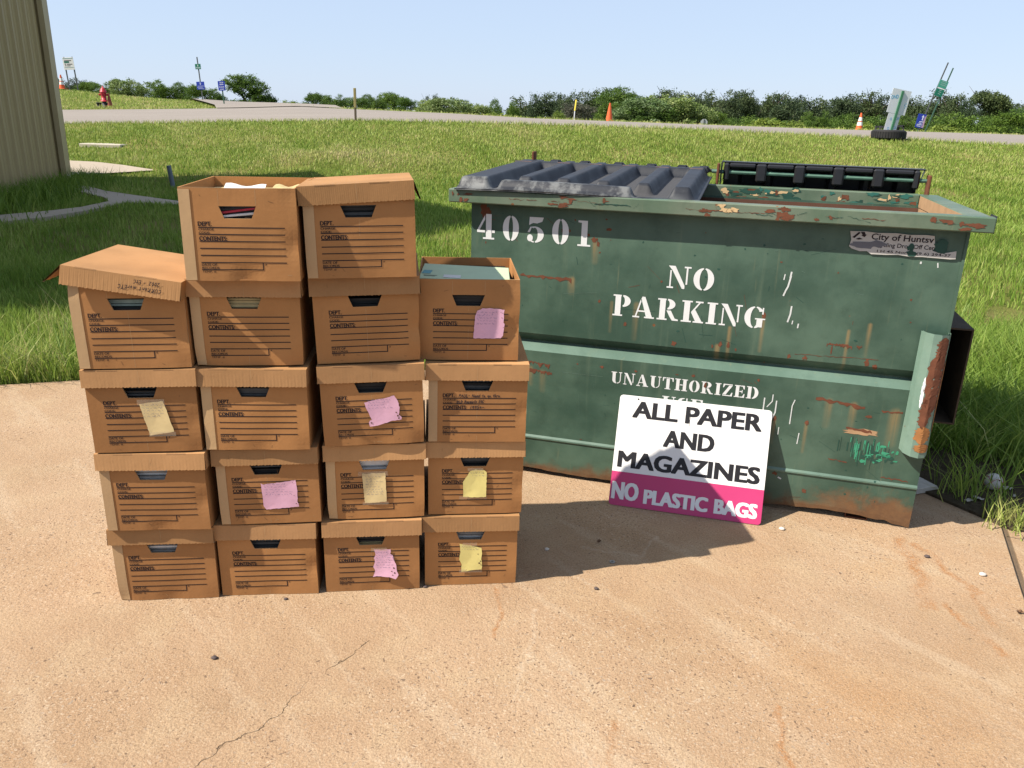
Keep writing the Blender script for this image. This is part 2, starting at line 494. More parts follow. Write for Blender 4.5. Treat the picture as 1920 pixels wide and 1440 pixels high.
# side road branching off to the left behind
xs_b = np.linspace(0, 1, 13)
Vb = []; 
ysb = np.linspace(31, 47, 20)
for y in ysb:
    ca = np.interp(y, [31, 36, 47], [-.285, -.315, -.345])   # centre in x/y
    hw = np.interp(y, [31, 36, 47], [.075, .055, .05])
    for t in np.linspace(-1, 1, 9):
        x = (ca + hw * t) * y
        Vb.append((x, y, gz(x, y) + .046 + (.10 if y > 31.2 else 0)))
mb = MB()
mb.add(Vb, [(r * 9 + k, r * 9 + k + 1, r * 9 + k + 10, r * 9 + k + 9) for r in range(19) for k in range(8)])
tag(mb.build('side_road', M_ROAD), kind='structure')

# ------------------------------------------------------------------ grass blades (stuff)
def blades(P, H, Wd, lean, tone, name):
    n = len(P)
    ang = rng.uniform(0, 2 * PI, n)
    dx, dy = np.cos(ang), np.sin(ang)
    la = rng.uniform(0, 2 * PI, n)
    lx, ly = np.cos(la) * lean * H, np.sin(la) * lean * H
    V = np.zeros((n, 5, 3))
    for k, (sgn, hz, wz, lf) in enumerate(((-1, 0, 1, 0), (1, 0, 1, 0), (1, .55, .75, .3), (-1, .55, .75, .3), (0, 1, 0, 1))):
        V[:, k, 0] = P[:, 0] + sgn * wz * Wd * dx / 2 + lx * lf
        V[:, k, 1] = P[:, 1] + sgn * wz * Wd * dy / 2 + ly * lf
        V[:, k, 2] = P[:, 2] + hz * H * np.sqrt(np.maximum(.05, 1 - .45 * lean ** 2)) - (.01 if hz == 0 else 0)
    base = (np.arange(n) * 5)[:, None]
    loops = np.concatenate([base + [0, 1, 2, 3], base + [3, 2, 4]], 1).ravel()
    me = bpy.data.meshes.new(name)
    me.vertices.add(n * 5); me.vertices.foreach_set('co', V.ravel())
    me.loops.add(n * 7); me.loops.foreach_set('vertex_index', loops.astype(np.int32))
    st = (np.arange(n) * 7)[:, None] + [0, 4]
    me.polygons.add(n * 2)
    me.polygons.foreach_set('loop_start', st.ravel().astype(np.int32))
    at = me.attributes.new('tone', 'FLOAT', 'POINT')
    at.data.foreach_set('value', np.repeat(tone, 5).astype(np.float32))
    me.materials.append(M_GRASS)
    me.update(calc_edges=True); me.validate()
    o = bpy.data.objects.new(name, me); COL.objects.link(o)
    return o
def vnoise(x, y, s):
    # cheap smooth noise from sines
    return (np.sin(x * s * 1.7 + 2.1 * np.sin(y * s * .9)) * np.cos(y * s * 1.3 + 1.7 * np.sin(x * s * 1.1)) + .6 * np.sin(x * s * 3.9 + y * s * 3.1 + 2 * np.sin(x * s * 2.2))) / 1.6
BLD = [(-6.95, 4.75), (-8.72, 15.95), (-24, 13.6), (-22, 2.4)]
def scatter(n, y0, y1, a0, a1, hmin, hmax, w, power=1.0):
    y = y0 + (y1 - y0) * rng.random(n) ** power
    x = rng.uniform(a0, a1, n) * y
    keep = ~(inside(PAD, x, y) | inside(PATH_A, x, y) | inside(PATH_B, x, y) | inside(BLD, x, y))
    keep &= ~((y > 23.9) & (y < 31.1))
    return x[keep], y[keep]
parts = []
def lay(n, y0, y1, a0, a1, hmin, hmax, w, power=1.0, lean=(.2, .7), tb=0.0):
    x, y = scatter(n, y0, y1, a0, a1, hmin, hmax, w, power)
    m = len(x)
    patch = vnoise(x, y, .55) * .5 + vnoise(x + 9, y - 4, 1.6) * .35
    h = rng.uniform(hmin, hmax, m) * (1 + .35 * vnoise(x - 5, y + 3, 1.1))
    tone = np.clip(.40 + tb + .27 * patch + rng.normal(0, .13, m), 0, 1)
    dry = np.exp(-(((x + 3.6) / 2.4) ** 2 + ((y - 18.6) / 1.0) ** 2))
    tone = np.clip(tone + .25 * dry + .012 * np.clip(y - 15, 0, 10), 0, 1)
    z = ground(x, y)
    parts.append((np.stack([x, y, z], 1), h, np.full(m, w) * rng.uniform(.7, 1.3, m), rng.uniform(*lean, m), tone))
# mown lawn, thinning with distance
lay(52000, 3.2, 8, -.85, -.05, .05, .13, .0055, .9)
lay(60000, 7, 13, -.85, .9, .05, .11, .009, .9)
lay(95000, 12, 19, -.80, .8, .045, .095, .013)
lay(110000, 18, 24, -.80, .8, .035, .085, .017, tb=.08)
lay(24000, 31.2, 47, -.80, -.22, .05, .10, .03, tb=.10)
lay(9000, 31.2, 37, -.22, .85, .05, .14, .03, tb=.14)
t = rng.random(9000)
ex = -19 + 40 * t; ey = 24.02 - rng.exponential(.12, len(t))
parts.append((np.stack([ex, ey, ground(ex, ey)], 1), rng.uniform(.05, .16, len(t)), rng.uniform(.012, .022, len(t)), rng.uniform(.2, .8, len(t)), np.clip(.62 + rng.normal(0, .16, len(t)), 0, 1)))
# right of and behind the dumpster: longer and lush
lay(30000, 2.75, 6, .35, 1.0, .12, .30, .007, .8, (.3, .95), -.08)
lay(9000, 4.2, 7.0, -.1, .6, .08, .2, .007, 1, (.3, .9))
# longer fringe along the pad edge at left
t = rng.random(5200)
ex = -6.4 + 5.6 * t
ey = np.interp(ex, [p[0] for p in PAD[:6]], [p[1] for p in PAD[:6]]) + rng.exponential(.22, len(t)) + .015
parts.append((np.stack([ex, ey, 0 * ex], 1), rng.uniform(.10, .32, len(t)), rng.uniform(.004, .008, len(t)), rng.uniform(.3, 1.0, len(t)), np.clip(.5 + rng.normal(0, .2, len(t)), 0, 1)))
# right fringe at the pad edge beside the dumpster
t = rng.random(2600)
ex = 1.72 + 1.5 * t ** 1.4
ey = np.interp(ex, [1.62, 1.80, 1.99, 2.6, 4.5], [3.6, 3.2, 2.95, 2.85, 2.4]) + .25 + rng.exponential(.25, len(t))
parts.append((np.stack([ex, ey, 0 * ex], 1), rng.uniform(.12, .42, len(t)), rng.uniform(.005, .009, len(t)), rng.uniform(.4, 1.1, len(t)), np.clip(.36 + rng.normal(0, .16, len(t)), 0, 1)))
# long grass against the building foot and around the slab
t = rng.random(5000)
ex = np.interp(t, [0, 1], [-8.55, -7.2]) ; ey = np.interp(t, [0, 1], [16.2, 7.6]); ex = ex + rng.exponential(.25, len(t))
parts.append((np.stack([ex, ey, 0 * ex], 1), rng.uniform(.1, .42, len(t)), rng.uniform(.01, .018, len(t)), rng.uniform(.2, .8, len(t)), np.clip(.25 + rng.normal(0, .14, len(t)), 0, 1)))
P, H, Wd, Ln, Tn = (np.concatenate([p[i] for p in parts]) for i in range(5))
BARE = [(1.68, 3.55), (1.80, 3.15), (1.99, 2.83), (2.6, 2.70), (3.4, 2.52), (3.4, 2.82), (2.75, 3.02), (2.38, 3.36), (2.0, 3.68)]
kp = ~(inside(BARE, P[:, 0], P[:, 1]) & (rng.random(len(P)) < .93))
P, H, Wd, Ln, Tn = P[kp], H[kp], Wd[kp], Ln[kp], Tn[kp]
tag(blades(P, H, Wd, Ln, Tn, 'grass'), 'green mown grass covering the lawn and bank up to the road', 'grass', kind='stuff')

# ------------------------------------------------------------------ cardboard file boxes
def mat_card(name, base, corr=0.0):
    g = G(name, .82, .12)
    rnd = g.rand()
    a = g.noise(3.5, 5, .6); b = g.noise(28, 5, .65); fib = g.noise(90, 3, .6, g.scale(g.obj, (1, 1, .25)))
    d = tuple(k * .80 for k in base); l = tuple(k * 1.16 for k in base)
    c = g.mix(g.mr(a, .3, .7), d, l)
    c = g.mix(g.math('MULTIPLY', g.mr(b, .45, .75), .35), c, tuple(k * .72 for k in base))
    c = g.mix(g.math('MULTIPLY', fib, .25), c, tuple(min(1, k * 1.25) for k in base))
    c = g.mix(1.0, c, g.ramp(rnd, [(0, (.78, .76, .74)), (.5, (.97, .96, .98)), (1, (1.13, 1.12, 1.10))]), 'MULTIPLY')
    sm = g.noise(1.0, 6, .7, g.scale(g.obj, (30, 30, 9)))
    c = g.mix(g.math('MULTIPLY', g.mr(sm, .68, .82), .55), c, (.12, .06, .03))
    g.col(c)
    h = g.math('ADD', g.math('MULTIPLY', b, .35), g.math('MULTIPLY', a, .9))
    if corr:
        x = g.sep()[0]
        w = g.math('SINE', g.math('MULTIPLY', x, 2 * PI / .0056))
        h = g.math('ADD', h, g.math('MULTIPLY', w, corr))
    g.bump(h, .35, .004)
    return g.m
M_CARD = mat_card('brown_cardboard', (.425, .205, .076))
M_LIDC = mat_card('lid_cardboard', (.485, .265, .115))
M_CORR = mat_card('ribbed_cardboard', (.475, .255, .105), .035)
M_FLAP = mat_card('pale_cardboard', (.55, .36, .185))
M_EDGE = plain('cut_cardboard_edge', (.50, .33, .17), .9, .2, 120)
M_PRINT = plain('dark_print', (.020, .010, .012), .7, .35, 160)
M_SLOT = plain('slot_shadow_board', (.16, .085, .04), .9, .2, 60)
M_INK = plain('marker_ink', (.03, .022, .028), .5, .3, 200)
M_PEN = plain('pen_ink', (.16, .15, .26), .6, .3, 300)
def mat_note(name, c):
    g = G(name, .8, .15)
    f = g.noise(22, 5, .6)
    k = g.mix(g.mr(f, .35, .7), tuple(x * .965 for x in c), tuple(min(1, x * 1.03) for x in c))
    g.col(k); g.bump(g.noise(14, 4), .12, .01)
    return g.m
M_PINK = mat_note('pink_paper', (.80, .46, .58))
M_YELLOW = mat_note('yellow_paper', (.78, .66, .24))
M_CREAM = mat_note('cream_paper', (.78, .60, .30))
def mat_tape():
    g = G('clear_tape', .25, .5)
    g.col((.62, .50, .36)); g.bsdf.inputs['Alpha'].default_value = .28
    return g.m
M_TAPE = mat_tape()
M_HOLE = plain('burnt_hole', (.12, .06, .03), .9)

BW, BD, BH, TH = .305, .39, .250, .004
# stroke alphabet for the handwriting: polylines in a 1-high box
HW = {
 'P': (.6, [[(.1, 0), (.15, 1), (.5, .95), (.55, .7), (.15, .5)]]), 'A': (.7, [[(0, 0), (.35, 1), (.65, 0)], [(.12, .4), (.55, .42)]]),
 'U': (.6, [[(.05, 1), (.05, .2), (.25, 0), (.5, .2), (.52, 1)]]), 'L': (.5, [[(.08, 1), (.05, 0), (.5, .05)]]), '-': (.5, [[(.08, .5), (.48, .52)]]),
 'N': (.65, [[(.05, 0), (.08, 1), (.52, .05), (.55, 1)]]), 'e': (.45, [[(.05, .3), (.38, .35), (.3, .6), (.08, .5), (.06, .15), (.25, 0), (.45, .12)]]),
 'd': (.5, [[(.4, .5), (.15, .58), (.05, .25), (.2, 0), (.4, .2), (.45, 1), (.42, 0)]]), 't': (.4, [[(.2, .95), (.18, .1), (.35, 0)], [(0, .62), (.4, .66)]]),
 'o': (.45, [[(.2, .58), (.05, .3), (.18, 0), (.38, .25), (.2, .58)]]), 'g': (.5, [[(.4, .5), (.15, .55), (.08, .2), (.35, .15), (.42, .55), (.38, -.3), (.1, -.3)]]),
 'h': (.5, [[(.08, 1), (.05, 0), (.12, .4), (.3, .55), (.38, 0)]]), 'r': (.4, [[(.08, .55), (.08, 0), (.1, .4), (.36, .55)]]), 'u': (.5, [[(.05, .55), (.08, .1), (.25, 0), (.38, .5), (.42, 0)]]),
 'O': (.65, [[(.3, 1), (.05, .6), (.2, .05), (.5, .3), (.5, .8), (.3, 1)]]), 'D': (.6, [[(.08, 0), (.1, 1), (.5, .7), (.45, .2), (.08, 0)]]), 'R': (.6, [[(.05, 0), (.1, 1), (.5, .8), (.12, .5), (.5, 0)]]),
 'c': (.4, [[(.36, .5), (.12, .55), (.06, .15), (.2, 0), (.38, .1)]]), 'i': (.25, [[(.1, .55), (.12, 0)], [(.12, .8), (.14, .85)]]), 'p': (.45, [[(.08, .55), (.06, -.35)], [(.08, .45), (.3, .55), (.34, .2), (.08, .1)]]),
 's': (.4, [[(.33, .55), (.1, .45), (.3, .2), (.05, .02)]]), 'E': (.5, [[(.5, 1), (.08, .95), (.05, 0), (.5, .05)], [(.07, .5), (.42, .52)]]), '1': (.3, [[(.15, 1), (.12, 0)]]),
 '9': (.5, [[(.42, .9), (.15, .95), (.1, .6), (.4, .6), (.42, .95), (.36, 0)]]), '5': (.5, [[(.45, 1), (.12, .95), (.1, .6), (.4, .5), (.38, .1), (.05, .02)]]), '+': (.5, [[(.25, .8), (.25, .2)], [(.05, .5), (.46, .52)]]),
 'C': (.6, [[(.5, .9), (.25, 1), (.05, .5), (.2, .02), (.52, .15)]]), 'n': (.5, [[(.06, .55), (.06, 0), (.1, .4), (.3, .55), (.36, 0)]]), 'm': (.7, [[(.05, .5), (.05, 0), (.12, .45), (.28, .5), (.3, 0), (.36, .45), (.52, .5), (.56, 0)]]),
 '2': (.5, [[(.08, .8), (.25, 1), (.42, .75), (.06, 0), (.48, .05)]]), '0': (.5, [[(.22, 1), (.05, .5), (.2, 0), (.42, .45), (.22, 1)]]), 'T': (.55, [[(0, 1), (.55, .96)], [(.28, 1), (.25, 0)]]), ' ': (.4, []),
}
def stroke(mb, pts, y, w, mi):
    for (x0, z0), (x1, z1) in zip(pts, pts[1:]):
        dx, dz = x1 - x0, z1 - z0
        L = math.hypot(dx, dz) or 1e-6
        nx, nz = -dz / L * w / 2, dx / L * w / 2
        ex, ez = dx / L * w * .3, dz / L * w * .3
        mb.poly2([(x0 + nx - ex, z0 + nz - ez), (x0 - nx - ex, z0 - nz - ez), (x1 - nx + ex, z1 - nz + ez), (x1 + nx + ex, z1 + nz + ez)], y, mi)
        y -= 0.000004
def write(mb, txt, x, z, h, y, w, mi, wid=1.0, flip=False, rise=0.0, rr=None):
    rr = rr or random.Random(3)
    cx = 0
    for ch in txt:
        adv, st = HW.get(ch, (.4, []))
        for pl in st:
            q = []
            for a, b in pl:
                X = (cx + a * wid + .18 * b) * h; Z = b * h * rr.uniform(.92, 1.05) + rise * X
                q.append((x - X, z - Z) if flip else (x + X, z + Z))
            stroke(mb, q, y, w, mi)
        cx += adv * wid + .12
def scrawl(mb, x, z, L, h, y, w, mi, rr):
    pts = []; cx = 0
    while cx < L:
        n = rr.randint(3, 7)
        for _ in range(n):
            pts.append((x + cx, z + h * rr.uniform(-.1, .5 if rr.random() < .75 else 1.1)))
            cx += h * rr.uniform(.22, .42)
        stroke(mb, pts, y, w, mi); pts = []
        cx += h * .5

HOLE = [(.1005, .203), (.1988, .203), (.185, .1695), (.1137, .1695)]
def printing(mb, y, mi):
    t = .0027
    for z in (.1455, .1270, .1083, .0890, .0702, .0507):
        for k in range(20):
            mb.rect2(.0440 + .01136 * k, z - t / 2, .0440 + .01136 * (k + 1), z + t / 2, y, mi)
    for k in range(14):
        mb.rect2(.0440 + .01176 * k, .0310 - t / 2, .0440 + .01176 * (k + 1), .0310 + t / 2, y, mi)
    mb.rect2(.2086 - t, .0320, .2086, .0497, y, mi)
    for k, (d, e) in enumerate(((0, 0), (.0007, .0003), (.0014, 0), (.0007, -.0003))):
        mb.text('DEPT.', .0436 + d, .1490 + e, .0790 + d, .1606 + e, y - .00003 * k, mi)
        mb.text('CONTENTS:', .0440 + d, .1096 + e, .1163 + d, .1216 + e, y - .00003 * k, mi)
    for d in (0, .0006):
        mb.text('CHARGE', .0440 + d, .1376, .0838 + d, .1430, y - d * .05, mi)
        mb.text('CODE:', .0442 + d, .1287, .0735 + d, .1341, y - d * .05, mi)
        mb.text('DATE OF', .0446 + d, .0416, .0845 + d, .0483, y - d * .05, mi)
        mb.text('RECORDS', .0450 + d, .0330, .0900 + d, .0390, y - d * .05, mi)
    mb.text('TEMP. #', .0447, .0222, .0813, .0284, y, mi)
    mb.text('#', .2125, .0425, .2172, .0480, y, mi)

def carton(parent, flap, rr, writing=None):
    mb = MB()
    j = lambda s=.0012: rr.uniform(-s, s)
    bul = rr.uniform(.0, .0022)
    # front wall as a grid that leaves the hand hole open, outer skin then inner skin
    zr = [BH * .678 * k / 12 for k in range(13)]
    zr[-1] = .1695
    zr += [.1695 + .0335 * k / 3 for k in (1, 2, 3)] + [.203 + (BH - .203) * k / 4 for k in (1, 2, 3, 4)]
    def colx(z):
        t_ = min(1, max(0, (z - .1695) / .0335))
        hl = .1137 + (.1005 - .1137) * t_; hr = .185 + (.1988 - .185) * t_
        return [hl * k / 8 for k in range(8)] + [hl + (hr - hl) * k / 6 for k in range(6)] + [hr + (BW - hr) * k / 9 for k in range(10)]
    for y in (0.0, TH):
        V = [(x, y, z) for z in zr for x in colx(z)]
        nc = 24
        F = [(r_ * nc + k, r_ * nc + k + 1, (r_ + 1) * nc + k + 1, (r_ + 1) * nc + k) for r_ in range(len(zr) - 1) for k in range(nc - 1) if not (12 <= r_ < 15 and 8 <= k < 14)]
        mb.add(V, F, 0)
    for k in range(4):
        a, b = HOLE[k], HOLE[(k + 1) % 4]
        mb.quad((a[0], 0, a[1]), (b[0], 0, b[1]), (b[0], TH, b[1]), (a[0], TH, a[1]), 2)
    mb.box(0, TH, TH, BD - TH, 0, BH, 0)          # left wall
    mb.box(BW - TH, BW, TH, BD - TH, 0, BH, 0)    # right wall
    mb.box(0, BW, BD - TH, BD, 0, BH, 0)          # back wall
    mb.box(TH, BW - TH, TH, BD - TH, .0, .004, 0) # floor
    mb.quad((0, 0, BH), (BW, 0, BH), (BW, TH, BH), (0, TH, BH), 2)
    mb.quad((0, 0, 0), (0, TH, 0), (0, TH, BH), (0, 0, BH), 2)
    mb.quad((BW, 0, 0), (BW, TH, 0), (BW, TH, BH), (BW, 0, BH), 2)
    # faint vertical creases above and below the hole, punched tabs
    for x in (.101, .198):
        mb.rect2(x, .206, x + .0007, .246, -.0003, 2)
    mb.rect2(.150, .002, .1506, .165, -.0003, 2)
    mb.rect2(.066 + j(.006), .008, .075, .0088, -.0004, 3)
    if flap:
        z1 = .246; x1 = .0285
        jx = j()
        zs = [.002 + (z1 - .002) * k / 20 for k in range(21)]
        V = [(x, -.0016, z) for z in zs for x in (.0, .0095, .019, x1 + jx)]
        mb.add(V, [(r_ * 4 + k, r_ * 4 + k + 1, r_ * 4 + k + 5, r_ * 4 + k + 4) for r_ in range(20) for k in range(3)], 4)
        for za, zb in zip(zs, zs[1:]):
            mb.quad((x1 + jx, -.0016, za), (x1 + jx, .001, za), (x1 + jx, .001, zb), (x1 + jx, -.0016, zb), 2)
            mb.quad((0, -.0016, za), (0, .001, za), (0, .001, zb), (0, -.0016, zb), 2)
    printing(mb, -.0006, 1)
    if writing: writing(mb)
    # dents and scuffs: pale scratches
    for _ in range(rr.randint(3, 7)):
        x, z = rr.uniform(.03, .29), rr.choice([rr.uniform(.205, .245), rr.uniform(.004, .03), rr.uniform(.03, .2)])
        a = rr.uniform(0, PI); L = rr.uniform(.004, .016)
        stroke(mb, [(x, z), (x + L * math.cos(a), z + L * math.sin(a) * .8)], -.0005, .0009, rr.choice([2, 3, 3]))
    # slight crushing of the whole carton
    q = [rr.uniform(-.0025, .0025) for _ in range(6)]
    w1, w2, w3 = rr.uniform(0, 6), rr.uniform(0, 6), rr.uniform(.0005, .0012)
    nv = []
    def fy(x, z):
        t = z / BH; s = x / BW
        bow = bul * 4 * s * (1 - s) * math.sin(PI * min(1, max(0, t))) + w3 * s * (1 - s) * 4 * math.sin(9 * s + w1 + 3 * t) * math.sin(8 * t + w2)
        return -bow + q[2] * t * s
    for (x, y, z) in mb.v:
        t = z / BH; s = x / BW
        bow = bul * 4 * s * (1 - s) * math.sin(PI * min(1, max(0, t)))
        env = s * (1 - s) * 4
        bow += w3 * env * math.sin(9 * s + w1 + 3 * t) * math.sin(8 * t + w2)
        nv.append((x + q[0] * t + q[1] * t * (y / BD), y - bow * (1 if y < .02 else 0) + q[2] * t * s, z + q[3] * s * (1 - t) * 0 + q[4] * .4 * math.sin(5 * s) * (t > .8)))
    for (cxx, czz) in rr.sample([(0, 0), (BW, 0), (0, BH), (BW, BH), (.16, 0), (BW, .10)], 3):
        dp = rr.uniform(.002, .007)
        nv = [(x + (BW / 2 - cxx) * 3 * dp * math.exp(-((x - cxx) ** 2 + y * y + (z - czz) ** 2) / .0009), y + dp * math.exp(-((x - cxx) ** 2 + (z - czz) ** 2) / .0012) * (1 if y < .03 else 0), z) for x, y, z in nv]
    mb.v = nv
    mb.build('carton', [M_CARD, M_PRINT, M_EDGE, M_SLOT, M_FLAP, M_INK], parent)
    return fy

LW, LD, LH = .317, .402, .052
def lid_mesh(rr, flare=.004, corr=False, left_out=0.0, right_out=0.0, writing=None):
    """lid, origin at its front-left bottom corner, opening down"""
    mb = MB()
    def skirt(p0, p1, out, fl, n):
        p0 = Vector(p0); p1 = Vector(p1); out = Vector(out)
        L = (p1 - p0).length
        V = []; F = []
        for i in range(n + 1):
            t = i / n
            w = .0009 * (1 if i % 2 else -1) + .0006 * math.sin(i * 1.7)
            sag = .0012 * math.sin(PI * t * 2 + q1)
            b = p0 + (p1 - p0) * t
            bt = b + out * fl + Vector((0, 0, w))
            V += [tuple(b + Vector((0, 0, LH + sag * 0))), tuple(bt + out * .0), tuple(b - out * TH + Vector((0, 0, LH - TH))), tuple(bt - out * TH)]
        for i in range(n):
            k = i * 4
            F += [(k, k + 4, k + 5, k + 1), (k + 2, k + 3, k + 7, k + 6)]
        mb.add(V, F, 1 if corr else 0)
        mb.add(V, [(i * 4 + 1, i * 4 + 5, i * 4 + 7, i * 4 + 3) for i in range(n)], 2)
    q1 = rr.uniform(0, 3)
    skirt((0, 0, 0), (LW, 0, 0), (0, -1, 0), flare, 64)
    skirt((0, LD, 0), (LW, LD, 0), (0, 1, 0), .003, 8)
    skirt((0, 0, 0), (0, LD, 0), (-1, 0, 0), left_out, 24)
    skirt((LW, 0, 0), (LW, LD, 0), (1, 0, 0), right_out, 24)
    # top panel with a shallow sag
    nx, ny = 8, 8
    V = []; F = []
    for jy in range(ny + 1):
        for ix in range(nx + 1):
            s, t = ix / nx, jy / ny
            V.append((LW * s, LD * t, LH - .004 * math.sin(PI * s) * math.sin(PI * t)))
    for jy in range(ny):
        for ix in range(nx):
            k = jy * (nx + 1) + ix
            F.append((k, k + 1, k + nx + 2, k + nx + 1))
    mb.add(V, F, 0)
    mb.add([(x, y, z - TH) for x, y, z in V], [tuple(reversed(f)) for f in F], 0)
    # two slots at the front fold, centre crease
    for x in (.045 + rr.uniform(-.01, .01), .20 + rr.uniform(-.01, .01)):
        mb.quad((x, -.0006, LH - .0022), (x + .056, -.0006, LH - .0022), (x + .056, .003, LH + .0006), (x, .003, LH + .0006), 3)
    mb.rect2(.1585, .001, .1592, LH - .002, -.0008 - flare * .5, 2)
    if writing: writing(mb)
    return mb.build('lid', [M_LIDC, M_CORR, M_EDGE, M_SLOT, M_FLAP, M_INK])

PAPER = [plain('white_sheets', (.74, .71, .66), .85, .2, 90), plain('grey_green_sheets', (.33, .40, .33), .85, .35, 60), plain('dark_binders', (.022, .020, .018), .6, .4, 30), plain('blue_grey_sheets', (.34, .32, .29), .8, .35, 60), plain('manila_sheets', (.55, .42, .20), .85, .2, 50), plain('slate_folders', (.080, .080, .076), .7, .35, 50)]
M_RED = plain('red_cover', (.45, .03, .05), .45, .15, 30)

def note(parent, pts, mat, holes=(), tilt=0.0, lines=4, rr=None, tape=(), lift=.002, lx=.01, curl=.0, scribble=True, fy=None):
    """a torn note lying on the carton front; pts outline in carton coordinates"""
    mb = MB()
    cx = sum(p[0] for p in pts) / len(pts); cz = sum(p[1] for p in pts) / len(pts)
    zmin = min(p[1] for p in pts); zmax = max(p[1] for p in pts); xmin = min(p[0] for p in pts); xmax = max(p[0] for p in pts)
    # outline refined with a torn wobble
    ring = []
    n = len(pts)
    for i in range(n):
        a, b = pts[i], pts[(i + 1) % n]
        L = math.hypot(b[0] - a[0], b[1] - a[1]); k = max(1, int(L / .006))
        for s in range(k):
            t = s / k
            ring.append((a[0] + (b[0] - a[0]) * t + rr.uniform(-.0009, .0009), a[1] + (b[1] - a[1]) * t + rr.uniform(-.0009, .0009)))
    def yy(x, z):
        t = (zmax - z) / (zmax - zmin); s = (x - xmin) / (xmax - xmin)
        return fy(x, z) - lift - curl * t * t * (.4 + .6 * s) - .0012 * math.sin(5 * s + 2) * math.sin(4 * t) - .002 * s
    V = [(cx, yy(cx, cz), cz)]; F = []
    m = len(ring)
    for rf in (.55, 1.0):
        for (x, z) in ring:
            X, Z = cx + (x - cx) * rf, cz + (z - cz) * rf
            V.append((X, yy(X, Z), Z))
    for i in range(m):
        i2 = (i + 1) % m
        F.append((0, 1 + i, 1 + i2)); F.append((1 + i, 1 + m + i, 1 + m + i2, 1 + i2))
    mb.add(V, F, 0)
    if scribble:
        z = zmax - .014
        for k in range(lines):
            L = (xmax - xmin) * rr.uniform(.55, .8)
            mb2 = MB(); scrawl(mb2, xmin + lx + rr.uniform(-.002, .003), z, L - .008, .0055, 0, .0006, 1, rr)
            for f in mb2.f:
                q = [mb2.v[i] for i in f]
                mb.add([(x, yy(x, zz) - .0007, zz) for x, _, zz in q], [(0, 1, 2, 3)], 1)
            z -= .0088
    for (x, z, r) in holes:
        q = [(x + r * rr.uniform(.6, 1.2) * math.cos(a * PI / 4), z + r * rr.uniform(.6, 1.2) * math.sin(a * PI / 4)) for a in range(8)]
        mb.add([(a, yy(a, b) - .0007, b) for a, b in q], [tuple(range(8))], 2)
    o = mb.build('paper_note', [mat, M_PEN, M_HOLE], parent)
    for (x0, z0, x1, z1) in tape:
        tb = MB(); [tb.rect2(x0 + (x1 - x0) * k / 8, z0, x0 + (x1 - x0) * (k + 1) / 8, z1, -lift - .0025) for k in range(8)]; tb.v = [(x, y + fy(x, z), z) for x, y, z in tb.v]
        tb.build('tape', M_TAPE, o)
    return o

def paper_stack(world, kind, label, rr, top=.205, w=.285):
    """papers standing or lying in a box, top-level"""
    mb = MB()
    mi = {'white': [0, 0, 3], 'green': [1, 0, 1, 2], 'dark': [2, 2, 5], 'blue': [3, 3, 0], 'slate': [5, 5, 2], 'manila': [4, 2, 4], 'mixed': [0, 5, 4, 2]}[kind]
    z = .006
    while z < top - .004:
        h = rr.uniform(.004, .010)
        x0 = .010 + rr.uniform(0, .008); y0 = .012 + rr.uniform(0, .014)
        a = rr.uniform(-.004, .004)
        mb.add([(x0, y0, z), (x0 + w - .010, y0 + a, z), (x0 + w - .010, .375, z), (x0, .375, z), (x0, y0, z + h), (x0 + w - .010, y0 + a, z + h + rr.uniform(-.002, .002)), (x0 + w - .010, .375, z + h), (x0, .375, z + h)],
               [(0, 1, 2, 3), (4, 5, 6, 7), (0, 1, 5, 4), (1, 2, 6, 5), (2, 3, 7, 6), (3, 0, 4, 7)], rr.choice(mi))
        z += h + .0012
    o = mb.build('paper_stack', PAPER)
    o.matrix_world = world
    tag(o, label, 'papers', 'papers inside the file boxes')
    return o

